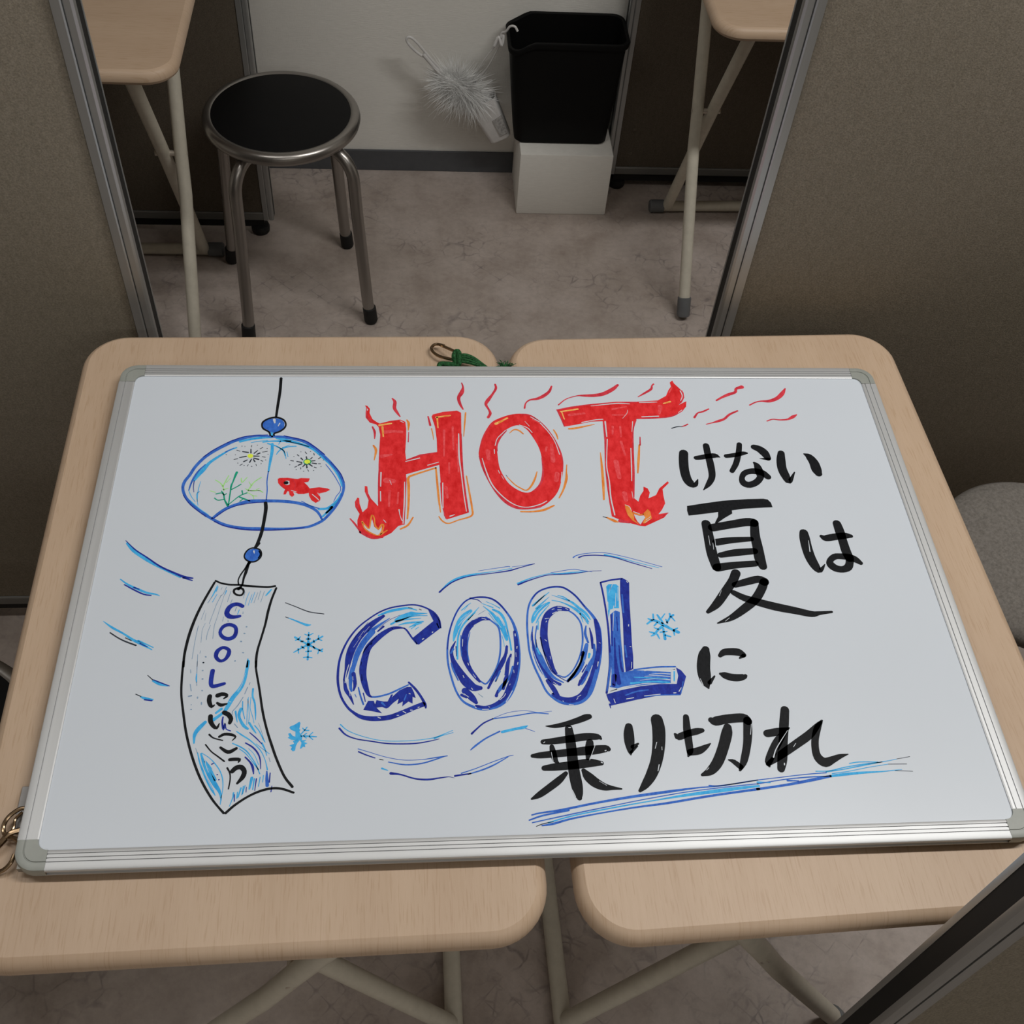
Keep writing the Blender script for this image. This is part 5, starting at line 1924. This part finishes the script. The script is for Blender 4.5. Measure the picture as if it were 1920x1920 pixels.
for q in range(9000):
    p = spine[rnd.randrange(len(spine))]
    th = rnd.uniform(0, 2 * math.pi)
    ph = math.acos(rnd.uniform(-1, 1))
    d = Vector((math.sin(ph) * math.cos(th), math.sin(ph) * math.sin(th) * 0.8, math.cos(ph)))
    fr = spine.index(p) / len(spine)
    ln = (0.030 + 0.020 * math.sin(math.pi * min(1, fr * 1.05 + 0.08))) * rnd.uniform(0.6, 1.12)
    if fr > 0.8:
        ln *= 0.5
    w = d.orthogonal().normalized() * rnd.uniform(0.0003, 0.0006)
    bend = Vector((rnd.uniform(-1, 1), rnd.uniform(-1, 1), rnd.uniform(-1, 0.7))) * ln * 0.75
    pts3 = [p + d * ln * t_ + bend * t_ * t_ for t_ in (0.05, 0.4, 0.75, 1.0)]
    ws = [1.0, 1.0, 0.75, 0.2]
    va = [bm.verts.new(pt + w * k_) for pt, k_ in zip(pts3, ws)]
    vb = [bm.verts.new(pt - w * k_) for pt, k_ in zip(pts3, ws)]
    for i in range(3):
        bm.faces.new((va[i], va[i + 1], vb[i + 1], vb[i]))
for p in spine[2:-4:3]:
    bmesh.ops.create_icosphere(bm, subdivisions=2, radius=0.020, matrix=Matrix.Translation(p))  # white core added to keep the head from shading dark inside
fl = build('fluff', bm, M['fluff'], du)
tag(fl, kind='stuff')

# ---------------------------------------------------------------- hooks and cords on the board
# snap hook with green cord at the back edge
ZB = TT
ch = empty('snap_hook', (-0.075, 0.328, ZB))
tag(ch, 'bronze snap hook at the back edge of the board, tied with green cord', 'hook')
o0 = Vector((-0.075, 0.328, ZB))
V = lambda x, y, z: Vector((x, y, ZB + z)) - o0
bm = bmesh.new()
tube(bm, smooth_path([V(-0.0600, 0.3160, 0.012), V(-0.0700, 0.3205, 0.010), V(-0.0815, 0.3270, 0.008), V(-0.0885, 0.3350, 0.007), V(-0.0905, 0.3425, 0.007), V(-0.0870, 0.3480, 0.007), V(-0.0820, 0.3478, 0.008), V(-0.0750, 0.3420, 0.011)], 6), 0.0019, 10)
build('hook_body', bm, M['bronze'], ch)
bm = bmesh.new()
tube(bm, [V(-0.0800, 0.3465, 0.0085), V(-0.0600, 0.3250, 0.0165)], 0.0019, 10)
build('hook_gate', bm, M['bronze'], ch)
bm = bmesh.new()
tube(bm, [V(-0.0610, 0.3265, 0.0160), V(-0.0585, 0.3240, 0.0170)], 0.0030, 10)
build('hook_eye', bm, M['bronze'], ch)

gc = empty('green_cord', (-0.04, 0.312, ZB))
tag(gc, 'green twisted cord tucked under the back edge of the board', 'cord')
o1 = Vector((-0.04, 0.312, ZB))
G = lambda x, y, z: Vector((x, y, ZB + z)) - o1
for off in (0.0, 0.0035, -0.003, 0.006):
    bm = bmesh.new()
    tube(bm, smooth_path([G(-0.0600, 0.3170 + off * 0.6, 0.012 + off * 0.4), G(-0.0500, 0.3165 + off * 0.7, 0.0125 + off * 0.6), G(-0.0400, 0.3135 + off * 0.6, 0.0115 + off * 0.5), G(-0.0280, 0.3085 + off * 0.4, 0.0085), G(-0.0180, 0.3035, 0.0055), G(-0.0120, 0.3000, 0.0040)], 6), 0.0020, 8)
    build('cord_strand', bm, M['green_cord'], gc)
bm = bmesh.new()
tube(bm, smooth_path([G(-0.0610, 0.3130, 0.008), G(-0.0635, 0.3190, 0.015), G(-0.0610, 0.3240, 0.018), G(-0.0580, 0.3210, 0.019), G(-0.0575, 0.3130, 0.012), G(-0.0605, 0.3090, 0.006)], 6), 0.0034, 10)
build('cord_knot', bm, M['green_cord'], gc)
bm = bmesh.new()
tube(bm, smooth_path([G(-0.0810, 0.3110, 0.004), G(-0.0800, 0.3145, 0.006), G(-0.0700, 0.3135, 0.007), G(-0.0600, 0.3110, 0.008)], 6), 0.0036, 10)
build('cord_tail', bm, M['green_cord'], gc)

fe = empty('frayed_cord_end', (-0.004, 0.309, ZB))
tag(fe, 'frayed green cord end sticking out between the two near tables', 'cord')
bm = bmesh.new()
o2 = Vector((-0.004, 0.309, ZB))
tube(bm, [Vector((-0.0175, 0.3030, ZB + 0.009)) - o2, Vector((-0.011, 0.3055, ZB + 0.010)) - o2, Vector((-0.004, 0.3060, ZB + 0.010)) - o2], 0.0022, 8)
build('cord_stub', bm, M['green_cord'], fe)
rnd = random.Random(11)
for q in range(26):
    a = math.radians(rnd.uniform(-8, 128))
    L_ = rnd.uniform(0.006, 0.013)
    s = Vector((-0.006 + rnd.uniform(0, 0.006), 0.3055, ZB + 0.010)) - o2
    e = s + Vector((math.cos(a) * L_, math.sin(a) * L_ * 0.9, rnd.uniform(-0.002, 0.007)))
    mid = (s + e) / 2 + Vector((rnd.uniform(-0.001, 0.001), rnd.uniform(-0.001, 0.001), 0.0015))
    bm = bmesh.new()
    tube(bm, [s, mid, e], 0.0006, 5, radii=[0.0008, 0.0006, 0.0003])
    build('frayed_thread', bm, M['green_cord'], fe)

# swivel hook at the lower left corner
lh = empty('swivel_hook', (-0.462, -0.262, ZB))
tag(lh, 'bronze swivel hook at the lower left corner of the board', 'hook')
o3 = Vector((-0.462, -0.262, ZB))
H = lambda x, y, z: Vector((x, y, ZB + z)) - o3
bm = bmesh.new()
tube(bm, smooth_path([H(-0.4480, -0.2440, 0.010), H(-0.4560, -0.2435, 0.011), H(-0.4650, -0.2490, 0.009), H(-0.4690, -0.2560, 0.007), H(-0.4680, -0.2630, 0.006), H(-0.4640, -0.2680, 0.007)], 6), 0.0019, 10)
tube(bm, smooth_path([H(-0.4640, -0.2680, 0.008), H(-0.4600, -0.2600, 0.008), H(-0.4600, -0.2520, 0.008), H(-0.4550, -0.2460, 0.009)], 6), 0.0014, 8)
build('swivel_ring', bm, M['bronze'], lh)
bm = bmesh.new()
tube(bm, smooth_path([H(-0.4660, -0.2690, 0.008), H(-0.4600, -0.2650, 0.010), H(-0.4500, -0.2620, 0.010)], 5), 0.0024, 10)
tube(bm, smooth_path([H(-0.4630, -0.2670, 0.008), H(-0.4560, -0.2700, 0.009), H(-0.4500, -0.2750, 0.009)], 5), 0.0018, 8)
build('swivel_joint', bm, M['bronze'], lh)
bm = bmesh.new()
tube(bm, smooth_path([H(-0.4650, -0.2690, 0.008), H(-0.4690, -0.2750, 0.008), H(-0.4750, -0.2815, 0.007), H(-0.4810, -0.2870, 0.006)], 5), 0.0028, 10)
build('hook_shank', bm, M['bronze'], lh)
bm = bmesh.new()
tube(bm, smooth_path([H(-0.4810, -0.2870, 0.006), H(-0.4800, -0.2950, 0.005), H(-0.4720, -0.2985, 0.005), H(-0.4620, -0.2965, 0.006), H(-0.4560, -0.2910, 0.008), H(-0.4540, -0.2840, 0.009)], 6), 0.0019, 10)
build('hook_bow', bm, M['bronze'], lh)
